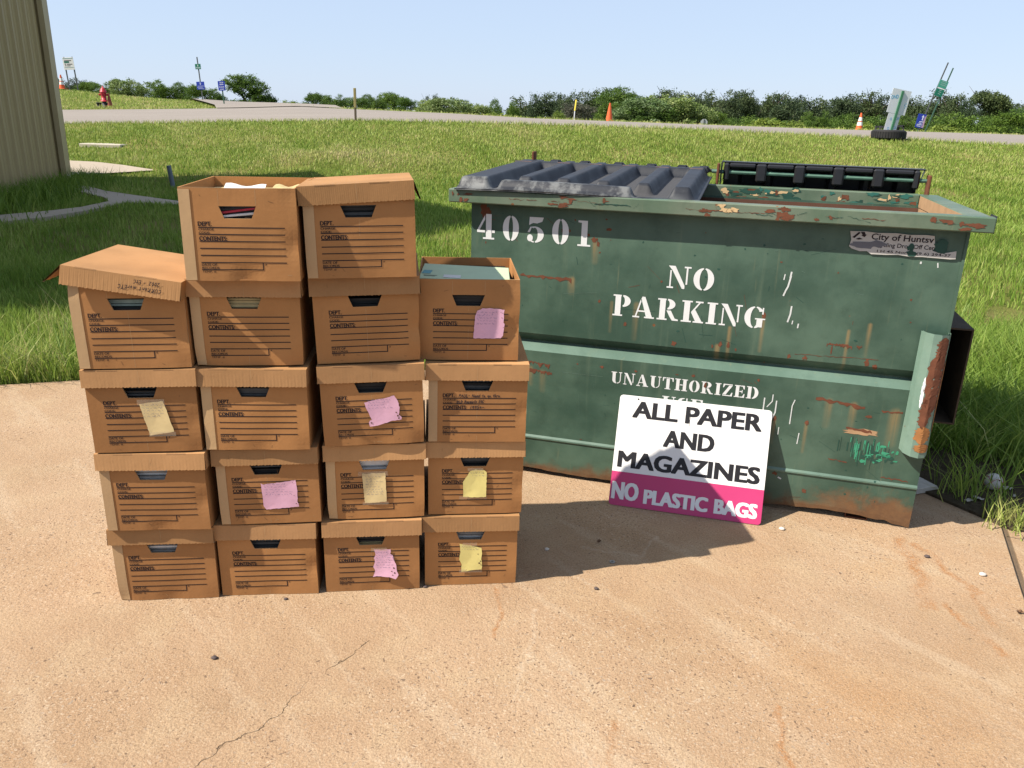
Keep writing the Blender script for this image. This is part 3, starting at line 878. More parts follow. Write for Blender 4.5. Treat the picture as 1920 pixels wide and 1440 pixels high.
BOXES = [  # column, row, x, y, z, yaw, roll, flap, papers, label, papers label
 (1,1,-1.228,2.188,0.000,9.7,0.00, 1,'blue','lidded brown file box on the concrete, bottom of the leftmost stack','pale papers in the hand hole of the bottom box of the leftmost stack'),
 (1,2,-1.222,2.168,0.262,8.7,0.00, 1,'white','lidded file box without a note, second from the ground in the leftmost stack','white papers inside the second lowest box of the leftmost stack'),
 (1,3,-1.222,2.161,0.524,10.0,0.40,0,'slate','lidded file box with a pale yellow taped note, in the leftmost stack','dark papers inside the box with a note in the leftmost stack'),
 (1,4,-1.224,2.151,0.786,10.5,0.50,1,'green','file box with a tilted lid scrawled upside down, atop the leftmost stack','greenish papers inside the box with the tilted lid'),
 (2,1,-0.917,2.234,0.000,8.6,0.00, 0,'slate','lidded file box on the concrete under the box with a square pink note','dark grey papers inside the bottom box of the second stack'),
 (2,2,-0.894,2.224,0.262,10.2,0.6,1,'dark','lidded file box with a square pink note, second from ground in second stack','dark papers inside the box with the square pink note'),
 (2,3,-0.910,2.207,0.524,8.0,-0.2,1,'slate','lidded file box with a bowed left flap, middle of the second stack','grey papers inside the middle box of the second stack'),
 (2,4,-0.918,2.216,0.786,9.5,0.00, 1,'manila','lidded file box directly beneath the open box of the second stack','tan papers inside the box beneath the open box'),
 (2,5,-0.898,2.157,1.048,9.9,0.00, 1,'mixed','open lidless file box full of papers, topmost of the second stack','white papers and red covered booklets in the open top box'),
 (3,1,-0.590,2.272,0.000,9.9,0.00, 0,'manila','lidded file box with a ragged pink note, on the concrete in third stack','brown papers inside the box with the ragged pink note'),
 (3,2,-0.573,2.279,0.262,10.2,0.5, 1,'white','lidded file box with a tall cream note and scuffed lower right corner','white papers inside the box with the tall cream note'),
 (3,3,-0.568,2.257,0.524,11.0,1.3, 0,'dark','lidded file box with a torn pink note, middle of the third stack','black folders inside the box with the torn pink note'),
 (3,4,-0.578,2.264,0.786,11.6,1.7,0,'dark','lidded file box without a note, directly beneath the top box of third stack','black folders inside the fourth box of the third stack'),
 (3,5,-0.584,2.226,1.048,11.8,1.4,1,'dark','lidded file box with ribbed skewed lid, topmost of the third stack','black folders inside the top box of the third stack'),
 (4,1,-0.272,2.327,0.000,9.0,0.00, 0,'blue','lidded file box with a torn yellow note, on the concrete in the right stack','pale papers inside the bottom box of the right stack'),
 (4,2,-0.260,2.334,0.262,9.0,0.00, 0,'slate','lidded file box with a yellow note whose corner is folded, in right stack','slate papers inside the second box of the right stack'),
 (4,3,-0.257,2.319,0.524,8.2,-0.2,1,'slate','lidded file box with black handwriting about old receipts, in the right stack','dark folders inside the box with black handwriting'),
 (4,4,-0.288,2.338,0.786,8.2,-0.1,0,'dark','open lidless file box with a pink note and green folder, atop right stack','dark folders inside the open box atop the right stack'),
]
GRP = 'file boxes in the four stacks'
for (c, r, x, y, z, yaw, roll, flap, pk, lab, plab) in BOXES:
    rr = random.Random(c * 10 + r)
    root = empty('file_box', (x, y, z + .001), R(yaw - 3.2), 0, -R(roll))
    tag(root, lab, 'box', GRP)
    wr = None
    if (c, r) == (4, 3):
        def wr(mb):
            w = random.Random(5)
            write(mb, 'PAUL- Need to go thru', .092, .1480, .0098, -.0009, .0017, 5, 1.05, rise=.012, rr=w)
            write(mb, 'OLD Receipts EtC', .086, .1285, .0088, -.0009, .0019, 5, 1.05, rise=.03, rr=w)
            write(mb, '1995+-', .128, .1095, .0105, -.0009, .0019, 5, 1.25, rise=.02, rr=w)
    FY = carton(root, flap, rr, wr)
    if (c, r) not in ((2, 5), (4, 4)):
        lw = None
        if (c, r) == (1, 4):
            def lw(mb):
                w = random.Random(9)
                write(mb, 'CURRent morETC', .268, .024, .0115, -.0066, .0016, 5, 1.15, flip=True, rise=0, rr=w)
                write(mb, '2002 - EtC', .262, .042, .0105, -.0046, .0016, 5, 1.15, flip=True, rise=0, rr=w)
        ld = lid_mesh(rr, flare={(1, 4): .007, (3, 5): .002, (2, 3): .006, (1, 2): .004}.get((c, r), rr.uniform(.001, .0055)), corr=(c, r) in ((1, 4), (3, 5)),
                      left_out=.045 if (c, r) == (1, 4) else rr.uniform(0, .003), right_out=.016 if (c, r) == (3, 5) else rr.uniform(0, .003), writing=lw)
        ld.parent = root
        ld.rotation_mode = 'XYZ'
        dx = {(1, 1): -.002, (2, 3): -.004}.get((c, r), rr.uniform(-.003, .002))
        ld.location = (-.006 + dx, -.006 - rr.uniform(0, .003), BH - LH + .0075)
        ld.rotation_euler = (0, 0, R(rr.uniform(-.5, .5)))
        if (c, r) == (1, 4):
            ld.location = (-.012, -.012, BH - .002)
            ld.rotation_euler = (R(-1.0), R(8.6), R(-2.5))
        if (c, r) == (3, 5):
            ld.location = (-.008, -.010, BH - LH + .005)
            ld.rotation_euler = (R(-1.0), R(-2.6), R(.8))
    bpy.context.view_layer.update()
    paper_stack(root.matrix_world.copy(), pk, plab, rr, top=.222 if r == 5 or (c, r) == (4, 4) else .196)
    NK = dict(rr=rr, fy=FY)
    if (c, r) == (1, 3):
        note(root, [(.142, .152), (.210, .160), (.232, .064), (.162, .053)], M_CREAM, tape=[(.138, .149, .214, .166), (.160, .050, .236, .064)], lines=5, **NK)
    if (c, r) == (2, 2):
        note(root, [(.131, .142), (.131, .136), (.236, .149), (.239, .120), (.237, .075), (.241, .058), (.140, .050), (.133, .062)], M_PINK, holes=[(.226, .141, .0013), (.228, .097, .0014), (.233, .068, .002)], lines=5, **NK)
    if (c, r) == (3, 3):
        note(root, [(.127, .139), (.150, .146), (.190, .151), (.218, .160), (.228, .142), (.232, .120), (.229, .096), (.238, .088), (.236, .080), (.206, .077), (.172, .066), (.140, .060), (.138, .075), (.146, .085), (.136, .112)], M_PINK, holes=[(.222, .105, .0025), (.226, .094, .003), (.229, .086, .0025), (.146, .073, .003)], lines=4, **NK)
    if (c, r) == (3, 2):
        note(root, [(.112, .158), (.184, .160), (.186, .060), (.117, .055)], M_CREAM, tape=[(.100, .150, .192, .166), (.110, .050, .192, .060)], lines=8, lift=.003, **NK)
    if (c, r) == (3, 1):
        note(root, [(.158, .153), (.212, .153), (.211, .136), (.219, .131), (.222, .112), (.228, .098), (.232, .072), (.236, .060), (.226, .045), (.205, .052), (.165, .056), (.153, .053), (.161, .075), (.154, .090), (.161, .110), (.157, .122), (.164, .135)], M_PINK, holes=[(.221, .085, .003), (.214, .073, .002), (.224, .068, .003), (.217, .060, .002)], lines=7, curl=.008, tape=[(.150, .148, .200, .160)], **NK)
    if (c, r) == (4, 2):
        note(root, [(.112, .062), (.112, .118), (.135, .154), (.152, .160), (.178, .158), (.188, .150), (.186, .064)], M_YELLOW, holes=[(.176, .148, .0018)], lines=2, lx=.026, tape=[(.126, .155, .176, .166), (.100, .055, .190, .066)], curl=.004, **NK)
    if (c, r) == (4, 1):
        note(root, [(.114, .157), (.150, .150), (.166, .146), (.186, .140), (.189, .120), (.186, .098), (.190, .090), (.189, .060), (.150, .057), (.121, .050), (.122, .078), (.113, .098), (.118, .125)], M_YELLOW, holes=[(.176, .118, .002), (.184, .092, .0025), (.180, .085, .003), (.186, .078, .002)], lines=2, tape=[(.124, .148, .172, .160), (.114, .048, .190, .060)], curl=.003, **NK)
    if (c, r) == (4, 4):
        note(root, [(.167, .070), (.171, .140), (.178, .156), (.193, .164), (.222, .164), (.259, .160), (.257, .120), (.261, .115), (.258, .098), (.257, .080), (.250, .072)], M_PINK, holes=[(.249, .152, .0013), (.254, .150, .0013), (.252, .135, .0013), (.258, .105, .0012), (.258, .088, .0012)], lines=5, curl=.002, **NK)
    MW = root.matrix_world.copy()
    if (c, r) == (4, 4):
        # green folder and manila envelope poking out of the top
        mb = MB()
        mb.X = Matrix.Translation((.148, .10, .2425)) @ Matrix.Rotation(R(1.6), 4, 'Y') @ Matrix.Rotation(R(1.2), 4, 'X') @ Matrix.Rotation(R(-3), 4, 'Z')
        mb.cbox(-.142, .132, -.085, .135, 0, .004, .0012, 0)
        mb.quad((-.070, -.066, .0049), (-.018, -.066, .0049), (-.018, -.024, .0049), (-.070, -.024, .0049), 1)
        mb.text('RECORDS', -.13, 0, -.10, .02, 0, 2) if False else None
        for k, (a, b) in enumerate(((-.130, .030), (-.108, .018))):
            mb.quad((a, -.045, .0049), (a + b, -.045, .0049), (a + b, -.041, .0049), (a, -.041, .0049), 2)
            mb.quad((a, -.055, .0049), (a + b * .7, -.055, .0049), (a + b * .7, -.052, .0049), (a, -.052, .0049), 2)
        mb.quad((-.138, -.02, .0049), (-.112, -.02, .0049), (-.108, .03, .0049), (-.134, .03, .0049), 3)
        f = mb.build('green_folder', [plain('pale_green_card', (.50, .60, .38), .7, .08, 20), PAPER[0], M_PRINT, plain('teal_label', (.08, .30, .33), .6)])
        f.matrix_world = MW
        tag(f, 'pale green folder with a white label lying in the open box with pink note', 'folder')
        mb = MB()
        mb.X = Matrix.Translation((.165, .10, .232)) @ Matrix.Rotation(R(1.0), 4, 'Y') @ Matrix.Rotation(R(1), 4, 'X') @ Matrix.Rotation(R(2), 4, 'Z')
        mb.cbox(-.142, .116, -.086, .16, 0, .006, .0015, 0)
        f = mb.build('envelope', [plain('manila_envelope', (.72, .40, .12), .7, .1, 25)])
        f.matrix_world = MW
        tag(f, 'orange manila envelope under the green folder in the open right box', 'envelope')
    if (c, r) == (2, 5):
        sheets = [(.10, .03, .236, 1.0, -3, 3, .11, .11, 0, 'crumpled white sheets rising above the rim of the open top left box'),
                  (.21, .05, .232, -2, -3, -8, .075, .12, 4, 'cream envelope sticking up at the right in the open top left box')]
        for (sx, sy, sz, ry, rx, rz, w, d, mi, lab) in sheets:
            mb = MB()
            mb.X = Matrix.Translation((sx, sy, sz)) @ Matrix.Rotation(R(rz), 4, 'Z') @ Matrix.Rotation(R(ry), 4, 'Y') @ Matrix.Rotation(R(-rx), 4, 'X')
            n = 8
            V = []; F = []
            for a in range(n + 1):
                for b in range(n + 1):
                    V.append((w * a / n, d * b / n + (.004 * math.sin(a * 1.3)), .004 * math.sin(a * .9 + 1) * math.cos(b * .8) + .006 * b / n))
            for a in range(n):
                for b in range(n):
                    k = a * (n + 1) + b
                    F.append((k, k + 1, k + n + 2, k + n + 1))
            mb.add(V, F, 0); mb.add([(p, q, s - .0015) for p, q, s in V], F, 0)
            f = mb.build('loose_paper', [PAPER[mi]]); f.matrix_world = MW
            tag(f, lab, 'paper')
        for (dz, ang, mt, lab) in ((.170, 6, PAPER[0], 'white booklet seen through the hand hole of the open top box'), (.180, 8, M_RED, 'red covered booklet seen through the hand hole of the open top box'), (.187, 7, PAPER[2], 'black folder seen through the hand hole of the open top box')):
            mb = MB()
            mb.X = Matrix.Translation((.10, .0075, dz)) @ Matrix.Rotation(R(-ang), 4, 'Y')
            mb.cbox(-.01, .115, 0, .20, 0, .006, .001, 0)
            f = mb.build('booklet', [mt]); f.matrix_world = MW
            tag(f, lab, 'booklet')

# ------------------------------------------------------------------ dumpster
DY = R(-15.57)
DX = empty('dumpster', (-0.186, 3.326, 0.0), DY)
tag(DX, 'rusty dark green steel dumpster with black plastic lids and stencilled NO PARKING', 'dumpster')
DW, DD = 1.835, .855
def mat_green(name, base, fade, rustiness=.5, lower=True):
    g = G(name, .55, .35)
    x, y, z = g.sep()
    v = g.obj
    a = g.noise(2.4, 6, .6); b = g.noise(11, 6, .65); fi = g.noise(70, 4, .7)
    st = g.noise(1.0, 5, .6, g.scale(v, (16, 16, 1.1)))
    st2 = g.noise(1.0, 4, .6, g.scale(v, (44, 44, 2.6)))
    c = g.mix(g.mr(a, .35, .68), base, fade)
    c = g.mix(g.math('MULTIPLY', g.mr(b, .5, .75), .4), c, tuple(k * .72 for k in base))
    c = g.mix(g.math('MULTIPLY', g.mr(st, .55, .78), .42), c, (.17, .22, .145))
    c = g.mix(g.math('MULTIPLY', g.mr(st2, .62, .8), .40), c, (.25, .24, .13))
    c = g.mix(g.math('MULTIPLY', fi, .18), c, (.05, .09, .06))
    # rust freckles with runs
    vo = g.n('ShaderNodeTexVoronoi', {'Vector': g.scale(v, (9, 9, 9)), 'Scale': 1.0})
    cs = g.n('ShaderNodeSeparateColor', {0: vo.outputs['Color']}).outputs
    rs = g.math('MULTIPLY', g.math('LESS_THAN', g.math('ADD', vo.outputs['Distance'], g.math('MULTIPLY', g.math('SUBTRACT', b, .5), .12)), .055), g.math('GREATER_THAN', cs[0], 1 - .35 * rustiness))
    big = g.noise(6.5, 8, .72)
    rp = g.mr(big, .70 - .07 * rustiness, .74 - .06 * rustiness)
    rust = g.math('MAXIMUM', rs, rp)
    if lower:
        vz = g.n('ShaderNodeMapping', {'Vector': g.vm('MULTIPLY', v, (1, 0, 1)), 'Scale': (1, 1, 1)}).outputs[0]
        runs = None
        for (rx, rz, L, w) in ((1.28, .39, .10, .010), (1.40, .388, .12, .010), (1.03, .66, .08, .016), (.43, .878, .05, .02), (.33, .478, .08, .02), (.28, .49, .07, .015), (1.47, .49, .10, .02), (1.56, .485, .10, .02), (.70, .80, .14, .016), (.60, .80, .12, .010), (1.19, .80, .14, .012), (1.07, .74, .16, .012), (1.50, .77, .16, .010), (1.57, .80, .12, .012), (.52, 1.03, .07, .02), (1.71, .47, .12, .03)):
            k = g.math('MULTIPLY', g.seg(vz, (rx, 0, rz), (rx, 0, rz - L), w * .1, w), g.math('ADD', .35, g.mr(z, rz - L, rz, 0, .65)))
            runs = k if runs is None else g.math('MAXIMUM', runs, k)
        c = g.mix(g.math('MULTIPLY', runs, g.mr(st2, .3, .7, .25, .85)), c, (.30, .20, .085))
        lo = g.mr(g.math('ADD', z, g.math('MULTIPLY', g.math('SUBTRACT', g.noise(7, 6, .7), .5), .20)), .02, .085, 1, 0)
        cr = g.math('MULTIPLY', g.mr(g.math('ADD', x, g.math('MULTIPLY', b, .25)), 1.5, 1.72), g.mr(g.math('ADD', z, g.math('MULTIPLY', g.math('SUBTRACT', g.noise(9, 6, .7), .5), .30)), .06, .15, 1, 0))
        rust = g.math('MAXIMUM', rust, g.math('MULTIPLY', g.math('MAXIMUM', lo, cr), .85))
    rc = g.mix(g.noise(28, 5, .7), (.085, .028, .014), (.28, .13, .045))
    c = g.mix(rust, c, rc)
    g.col(c)
    g.put(g.bsdf.inputs['Roughness'], g.mr(rust, 0, 1, .5, .95))
    g.bump(g.math('ADD', g.math('MULTIPLY', g.noise(3, 3), 1.0), g.math('MULTIPLY', rust, -.12)), .30, .03)
    return g.m
M_DUMP = mat_green('green_steel_paint', (.033, .073, .050), (.088, .150, .106), .34)
M_RIM = mat_green('faded_rim_paint', (.080, .135, .083), (.165, .20, .14), 1.0, False)
M_LEDGE = mat_green('lit_ledge_scratch_paint', (.095, .160, .122), (.145, .225, .178), .55, False)  # paler green puts the light on the upturned ledge into colour; also weld, scratches
M_GUARD = mat_green('guard_paint', (.13, .225, .175), (.21, .30, .24), 1.0, False)
M_RUST = plain('brown_rust', (.15, .055, .028), .95, .55, 26, bump=.4)
M_RUSTL = plain('orange_rust', (.34, .15, .05), .95, .35, 30)
M_TAN = plain('tan_bare_steel', (.42, .26, .14), .85, .3, 20, bump=.2)
M_WHITE = plain('stencil_white', (.74, .75, .74), .6, .08, 25)
M_DRIP = plain('bird_white', (.62, .64, .62), .8, .2, 60)
M_INSIDE = plain('dark_rusty_interior', (.12, .055, .035), .95, .45, 9)
M_BRIGHT = plain('bright_green_scrape', (.05, .30, .17), .5, .35, 40)
M_DKGREEN = plain('dark_green_chip', (.02, .07, .05), .6, .2, 30)

# ---- stencil glyphs
def cres(cx, cy, rx, ry, ix, iy, a0, a1, n=14):
    o = [(cx + rx * math.cos(R(a0 + (a1 - a0) * i / n)), cy + ry * math.sin(R(a0 + (a1 - a0) * i / n))) for i in range(n + 1)]
    q = [(cx + ix * math.cos(R(a0 + (a1 - a0) * i / n)), cy + iy * math.sin(R(a0 + (a1 - a0) * i / n))) for i in range(n, -1, -1)]
    return ('c', o, q)
def rc(x0, y0, x1, y1): return [(x0, y0), (x1, y0), (x1, y1), (x0, y1)]
def ring(w): 
    c = w / 2
    return [cres(c, .5, c, .5, c - .25, .45, 97, 263), cres(c, .5, c, .5, c - .25, .45, -83, 83)]
stem = [rc(.1, .07, .36, .93), rc(0, 0, .46, .07), rc(0, .93, .46, 1)]
ST = {
 'O': (.84, ring(.84)), '0': (.68, ring(.68)),
 '1': (.56, [rc(.17, .07, .41, .99), rc(.03, 0, .55, .07), [(.03, .92), (.17, .90), (.17, .99), (.03, .99)]]),
 '4': (.76, [rc(.38, .07, .62, 1), rc(.26, 0, .74, .07), [(0, .34), (.34, .95), (.34, .78), (.11, .36)], rc(0, .26, .34, .35), rc(.64, .26, .76, .36)]),
 '5': (.70, [[(.08, .68), (.10, 1), (.68, 1), (.62, .84), (.42, .76), (.24, .77)], cres(.32, .32, .38, .32, .13, .27, -85, 115), cres(.13, .18, .12, .14, .001, .001, 0, 359), [(.02, .40), (.14, .62), (.20, .62), (.12, .40)], cres(.32, .32, .32, .32, .25, .27, 235, 265)]),
 'N': (.96, [rc(.10, .07, .16, .80), rc(0, 0, .27, .07), [(.02, 1), (.30, 1), (.74, .14), (.74, 0), (.64, 0), (.19, .80)], rc(.77, .20, .84, .93), rc(.68, .93, .96, 1)]),
 'P': (.82, stem[:2] + [rc(0, .93, .38, 1), cres(.44, .72, .37, .28, .10, .21, -86, 88)]),
 'A': (1.0, [[(.40, 1), (.53, 1), (.90, .07), (.62, .07), (.36, .90)], rc(.54, 0, 1, .07), [(.33, .86), (.11, .07), (.18, .07), (.37, .76)], rc(0, 0, .32, .07), rc(.24, .28, .55, .35)]),
 'R': (.98, stem[:2] + [rc(0, .93, .38, 1), cres(.44, .75, .36, .25, .10, .18, -86, 88), [(.42, .46), (.62, .46), (.82, .10), (.97, .07), (.97, 0), (.70, 0), (.56, .20)]]),
 'K': (1.0, stem + [[(.42, .48), (.74, .93), (.82, .93), (.50, .46)], rc(.60, .93, .94, 1), [(.52, .60), (.62, .58), (.93, .07), (.64, .07), (.43, .46)], rc(.54, 0, 1, .07)]),
 'I': (.46, stem),
 'G': (.90, [cres(.44, .5, .44, .5, .18, .45, 97, 263), cres(.44, .5, .44, .5, .22, .45, 36, 83), rc(.74, .66, .80, .96), rc(.54, .06, .79, .42), rc(.46, .41, .90, .47), cres(.44, .5, .40, .5, .14, .45, -83, -50)]),
 'U': (.90, [rc(.1, .30, .36, .93), rc(0, .93, .46, 1), cres(.46, .31, .36, .31, .10, .25, 180, 264), rc(.73, .30, .80, .93), rc(.63, .93, .90, 1), cres(.46, .31, .34, .31, .27, .25, 276, 360)]),
 'T': (.88, [rc(.31, .07, .57, .90), rc(.20, 0, .68, .07), rc(.28, .93, .60, 1), [(0, 1), (0, .68), (.06, .68), (.12, .92), (.25, .92), (.25, 1)], [(.88, 1), (.88, .68), (.82, .68), (.76, .92), (.63, .92), (.63, 1)]]),
 'H': (1.02, stem + [[(a + .56, b) for a, b in q] for q in stem] + [rc(.40, .46, .62, .54)]),
 'Z': (.80, [[(.04, 1), (.02, .70), (.08, .70), (.18, .92), (.76, .92), (.76, 1)], [(.50, .89), (.76, .89), (.28, .11), (.02, .11)], [(.02, 0), (.78, 0), (.80, .32), (.74, .32), (.62, .08), (.02, .08)]]),
 'E': (.82, stem + [[(.48, 1), (.78, 1), (.78, .70), (.72, .70), (.62, .92), (.48, .92)], rc(.40, .46, .58, .54), rc(.58, .36, .64, .64), [(.48, 0), (.80, 0), (.82, .32), (.76, .32), (.64, .08), (.48, .08)]]),
 'D': (.92, stem[:1] + [rc(0, 0, .38, .07), rc(0, .93, .38, 1), cres(.44, .5, .48, .5, .20, .43, -85, 85)]),
 'S': (.76, [cres(.38, .72, .34, .28, .10, .20, 70, 262), cres(.38, .27, .36, .27, .12, .20, -100, 88), rc(.58, .68, .66, 1), rc(.04, 0, .12, .32)]),
 ' ': (.4, []),
}
def stencil(mb, txt, x0, z0, x1, z1, y, mi, gap=.12, slope=0.0):
    tot = sum(ST[c][0] for c in txt) + gap * (len(txt) - 1)
    sx = (x1 - x0) / tot; h = z1 - z0
    cx = 0
    for c in txt:
        w, ps = ST[c]
        for p in ps:
            if isinstance(p, tuple):
                _, o, q = p
                V = [(x0 + (cx + a) * sx, y, z0 + b * h + slope * cx * sx) for a, b in o + q]
                n = len(o)
                mb.add(V, [(i, i + 1, 2 * n - 2 - i, 2 * n - 1 - i) for i in range(n - 1)], mi)
            else:
                mb.poly2([(x0 + (cx + a) * sx, z0 + b * h + slope * cx * sx) for a, b in p], y, mi)
        cx += w + gap

def blob(mb, x, z, rx, rz, y, mi, rr, n=16, rag=.35):
    q = []
    for k in range(n):
        a = 2 * PI * k / n; s = 1 + rr.uniform(-rag, rag)
        q.append((x + rx * s * math.cos(a), z + rz * s * math.sin(a)))
    mb.add([(x, y, z)] + [(a, y, b) for a, b in q], [(0, 1 + i, 1 + (i + 1) % n) for i in range(n)], mi)
def ragline(mb, x0, z0, x1, z1, w, y, mi, rr, n=14, drop=0.0):
    V = []
    for i in range(n + 1):
        t = i / n; x = x0 + (x1 - x0) * t; z = z0 + (z1 - z0) * t + rr.uniform(-.003, .003)
        k = w * rr.uniform(.15, 1.0)
        V += [(x, y, z + k * .5), (x, y, z - k * .5 - drop * rr.random() ** 2)]
    mb.add(V, [(2 * i, 2 * i + 2, 2 * i + 3, 2 * i + 1) for i in range(n)], mi)

def dumpster_body():
    rr = random.Random(21)
    mb = MB()
    def dentf(x, z):
        return .006 * math.sin(x * 3.1 + z * 4) * math.sin(z * 3 + 1) * max(0, math.sin(PI * (z - .2) / .94)) if .2 < z < 1.14 else 0
    # front skin: profile (z, y) swept along x with small dents
    prof = [(1.17, 0), (1.14, 0), (1.12, 0), (1.1, 0), (1.075, 0), (1.05, 0), (1.025, 0), (1.0, 0), (.95, 0), (.9, 0), (.85, 0), (.8, 0), (.75, 0), (.7, 0), (.66, 0), (.640, 0), (.605, .034), (.600, .034), (.568, -.014), (.555, -.014), (.52, -.014), (.47, -.013), (.42, -.012), (.36, -.012), (.30, -.011), (.24, -.010), (.201, -.010), (.188, -.010), (.180, -.016), (.174, -.016), (.168, -.010), (.045, -.008), (.028, -.006)]
    nx = 60
    V = []; F = []
    for (z, y) in prof:
        for i in range(nx + 1):
            x = DW * i / nx
            dent = dentf(x, z)
            zz = z
            if z < .05:
                zz = z + .012 * math.sin(x * 9) * .4 - .004 * rr.random()
                if x > 1.62: zz -= .018 * ((x - 1.62) / .2) * (1 if rr.random() > .25 else .2)
            end = min(1, x / .03, 1)
            V.append((x, y + dent, zz))
    for r_ in range(len(prof) - 1):
        for i in range(nx):
            k = r_ * (nx + 1) + i
            x = DW * (i + .5) / nx
            F.append((k, k + 1, k + nx + 2, k + nx + 1))
    mats = []
    base = len(mb.f)
    for r_ in range(len(prof) - 1):
        z0, z1 = prof[r_][0], prof[r_ + 1][0]
        mi = 2 if (z0 <= .601 and z1 >= .567) else (2 if (.19 > z0 and z1 > .165) else 0)
        mats += [mi] * nx
    mb.add(V, F, 0); mb.m = mats
    def ysurf(x, z):
        for (za, ya), (zb, yb_) in zip(prof, prof[1:]):
            if zb <= z <= za:
                y = ya + (yb_ - ya) * (za - z) / (za - zb); break
        else: y = 0
        return y + dentf(x, z)
    # back, sides, floor
    mb.box(0.002, .012, .02, DD, .03, 1.17, 0)
    mb.box(DW - .012, DW - .002, .04, DD, .03, 1.17, 0)
    mb.box(0.012, DW - .012, DD - .01, DD, .03, 1.17, 0)
    mb.box(.012, DW - .012, .06, DD - .01, .045, .055, 3)
    mb.box(.013, DW - .013, .040, .045, .06, 1.16, 3)
    mb.box(.0125, .0145, .05, DD - .02, .06, 1.16, 3)
    mb.box(DW - .0175, DW - .0145, .046, DD - .02, .06, 1.02, 3)
    mb.box(.02, DW - .02, DD - .0135, DD - .0105, .06, 1.16, 3)
    mb.box(DW - .020, DW - .0125, .046, DD - .02, 1.021, 1.16, 6)
    # side edge return of the folded front plate
    mb.box(DW - .006, DW + .004, -.004, .05, .66, 1.165, 0)
    nfix = len(mb.v)
    # lettering
    YF = -.0075
    stencil(mb, '40501', .025, 1.018, .500, 1.120, YF, 1, .34, -.004)
    stencil(mb, 'NO', .812, .878, .990, .966, YF, 1, .12)
    stencil(mb, 'PARKING', .606, .748, 1.196, .834, YF, 1, .12)
    stencil(mb, 'UNAUTHORIZED', .622, .466, 1.206, .516, -.0195, 1, .13)
    stencil(mb, 'USE', .836, .386, 1.000, .436, -.0195, 1, .13)
    # worn marks: rust scars
    yr = -.0068
    for a in ((.215, .882, .43, .880, .012), (1.43, .715, 1.52, .713, .008), (1.535, .715, 1.555, .716, .006)):
        ragline(mb, *a[:4], a[4], yr, 4, rr, 18, .012)
    for a in ((.25, .522, .36, .512, .008), (.25, .488, .37, .478, .010)):
        ragline(mb, *a[:4], a[4], -.0195, 4, rr, 18, .02)
    ragline(mb, 1.42, .500, 1.60, .482, .010, -.0195, 4, rr, 14, .012)
    ragline(mb, 1.66, .475, 1.735, .475, .010, -.0195, 4, rr, 10, .006)
    ragline(mb, 1.50, .255, 1.57, .250, .006, -.0195, 4, rr, 10, .003)
    ragline(mb, 1.70, .205, 1.80, .200, .006, -.0195, 4, rr, 10, .003)
    ragline(mb, 1.32, .662, 1.62, .668, .003, yr, 4, rr, 24)
    for x, z, a, b in ((.055, 1.135, .016, .034), (.075, 1.125, .010, .02), (.395, 1.075, .020, .008), (.36, 1.082, .010, .007), (.515, 1.045, .012, .008), (.53, 1.03, .006, .01), (.49, 1.062, .006, .006), (.57, 1.09, .012, .006),
                       (1.19, .80, .006, .012), (1.58, .655, .008, .014), (1.61, .64, .010, .010), (1.30, .650, .006, .009), (1.36, .646, .008, .011), (1.45, .69, .003, .020), (.55, .80, .005, .007), (.66, .715, .006, .008), (.86, .655, .009, .009),
                       (.79, .90, .004, .004), (1.04, .67, .006, .011), (1.01, .66, .004, .006), (1.07, .672, .005, .013), (1.1, .655, .004, .006)):
        blob(mb, x, z, a, b, yr, 4, rr)
    for x, z, a, b in ((1.28, .395, .006, .010), (1.40, .392, .007, .010), (1.00, .50, .005, .012), (1.20, .545, .005, .006), (.58, .53, .008, .005), (.72, .528, .006, .005), (.95, .535, .006, .005), (1.62, .445, .012, .006), (1.31, .16, .010, .008), (1.43, .10, .008, .008), (1.23, .10, .016, .010), (1.1, .09, .012, .01)):
        blob(mb, x, z, a, b, -.0198, 4, rr)
    # paint worn through to primer, bright green scrapes under it
    blob(mb, 1.60, .380, .060, .013, -.0200, 6, rr, 22, .3)
    ragline(mb, 1.545, .393, 1.64, .384, .012, -.0204, 4, rr, 12, .004)
    for _ in range(60):
        x = rr.gauss(1.625, .045); z = .36 - abs(rr.gauss(0, .035)); L = rr.uniform(.015, .07)
        mb.rect2(x, z - L, x + rr.uniform(.001, .0045), z, -.0196 - rr.uniform(0, .0004), rr.choice([8, 8, 9, 9]))
    for _ in range(26):
        x = rr.gauss(1.675, .03); z = .285 + rr.gauss(0, .014)
        blob(mb, x, z, rr.uniform(.004, .014), rr.uniform(.003, .008), -.0199, rr.choice([8, 9]), rr, 9)
    for _ in range(70):
        x, z = rr.uniform(.05, DW - .14), rr.choice([rr.uniform(.66, 1.13), rr.uniform(.06, .55)])
        L = rr.expovariate(1 / .035) + .008; a = rr.choice([rr.gauss(0, .25), rr.gauss(1.2, .4)])
        n_ = max(2, int(L / .02)); pts = [(x + L * k / n_ * math.cos(a), z - L * k / n_ * math.sin(a)) for k in range(n_ + 1)]
        if min(p_[1] for p_ in pts) > .03 and not any(.555 < p_[1] < .65 for p_ in pts):
            stroke(mb, pts, (-.0062 if z > .6 else -.0190), rr.uniform(.0006, .0016), rr.choice([9, 9, 2, 4]))
    for _ in range(60):
        x, z = rr.uniform(.03, DW - .12), rr.choice([rr.uniform(.67, 1.14), rr.uniform(.05, .54)])
        blob(mb, x, z, rr.uniform(.0015, .006), rr.uniform(.0015, .005), (-.0062 if z > .6 else -.0190), rr.choice([9, 9, 4]), rr, 8, .4)
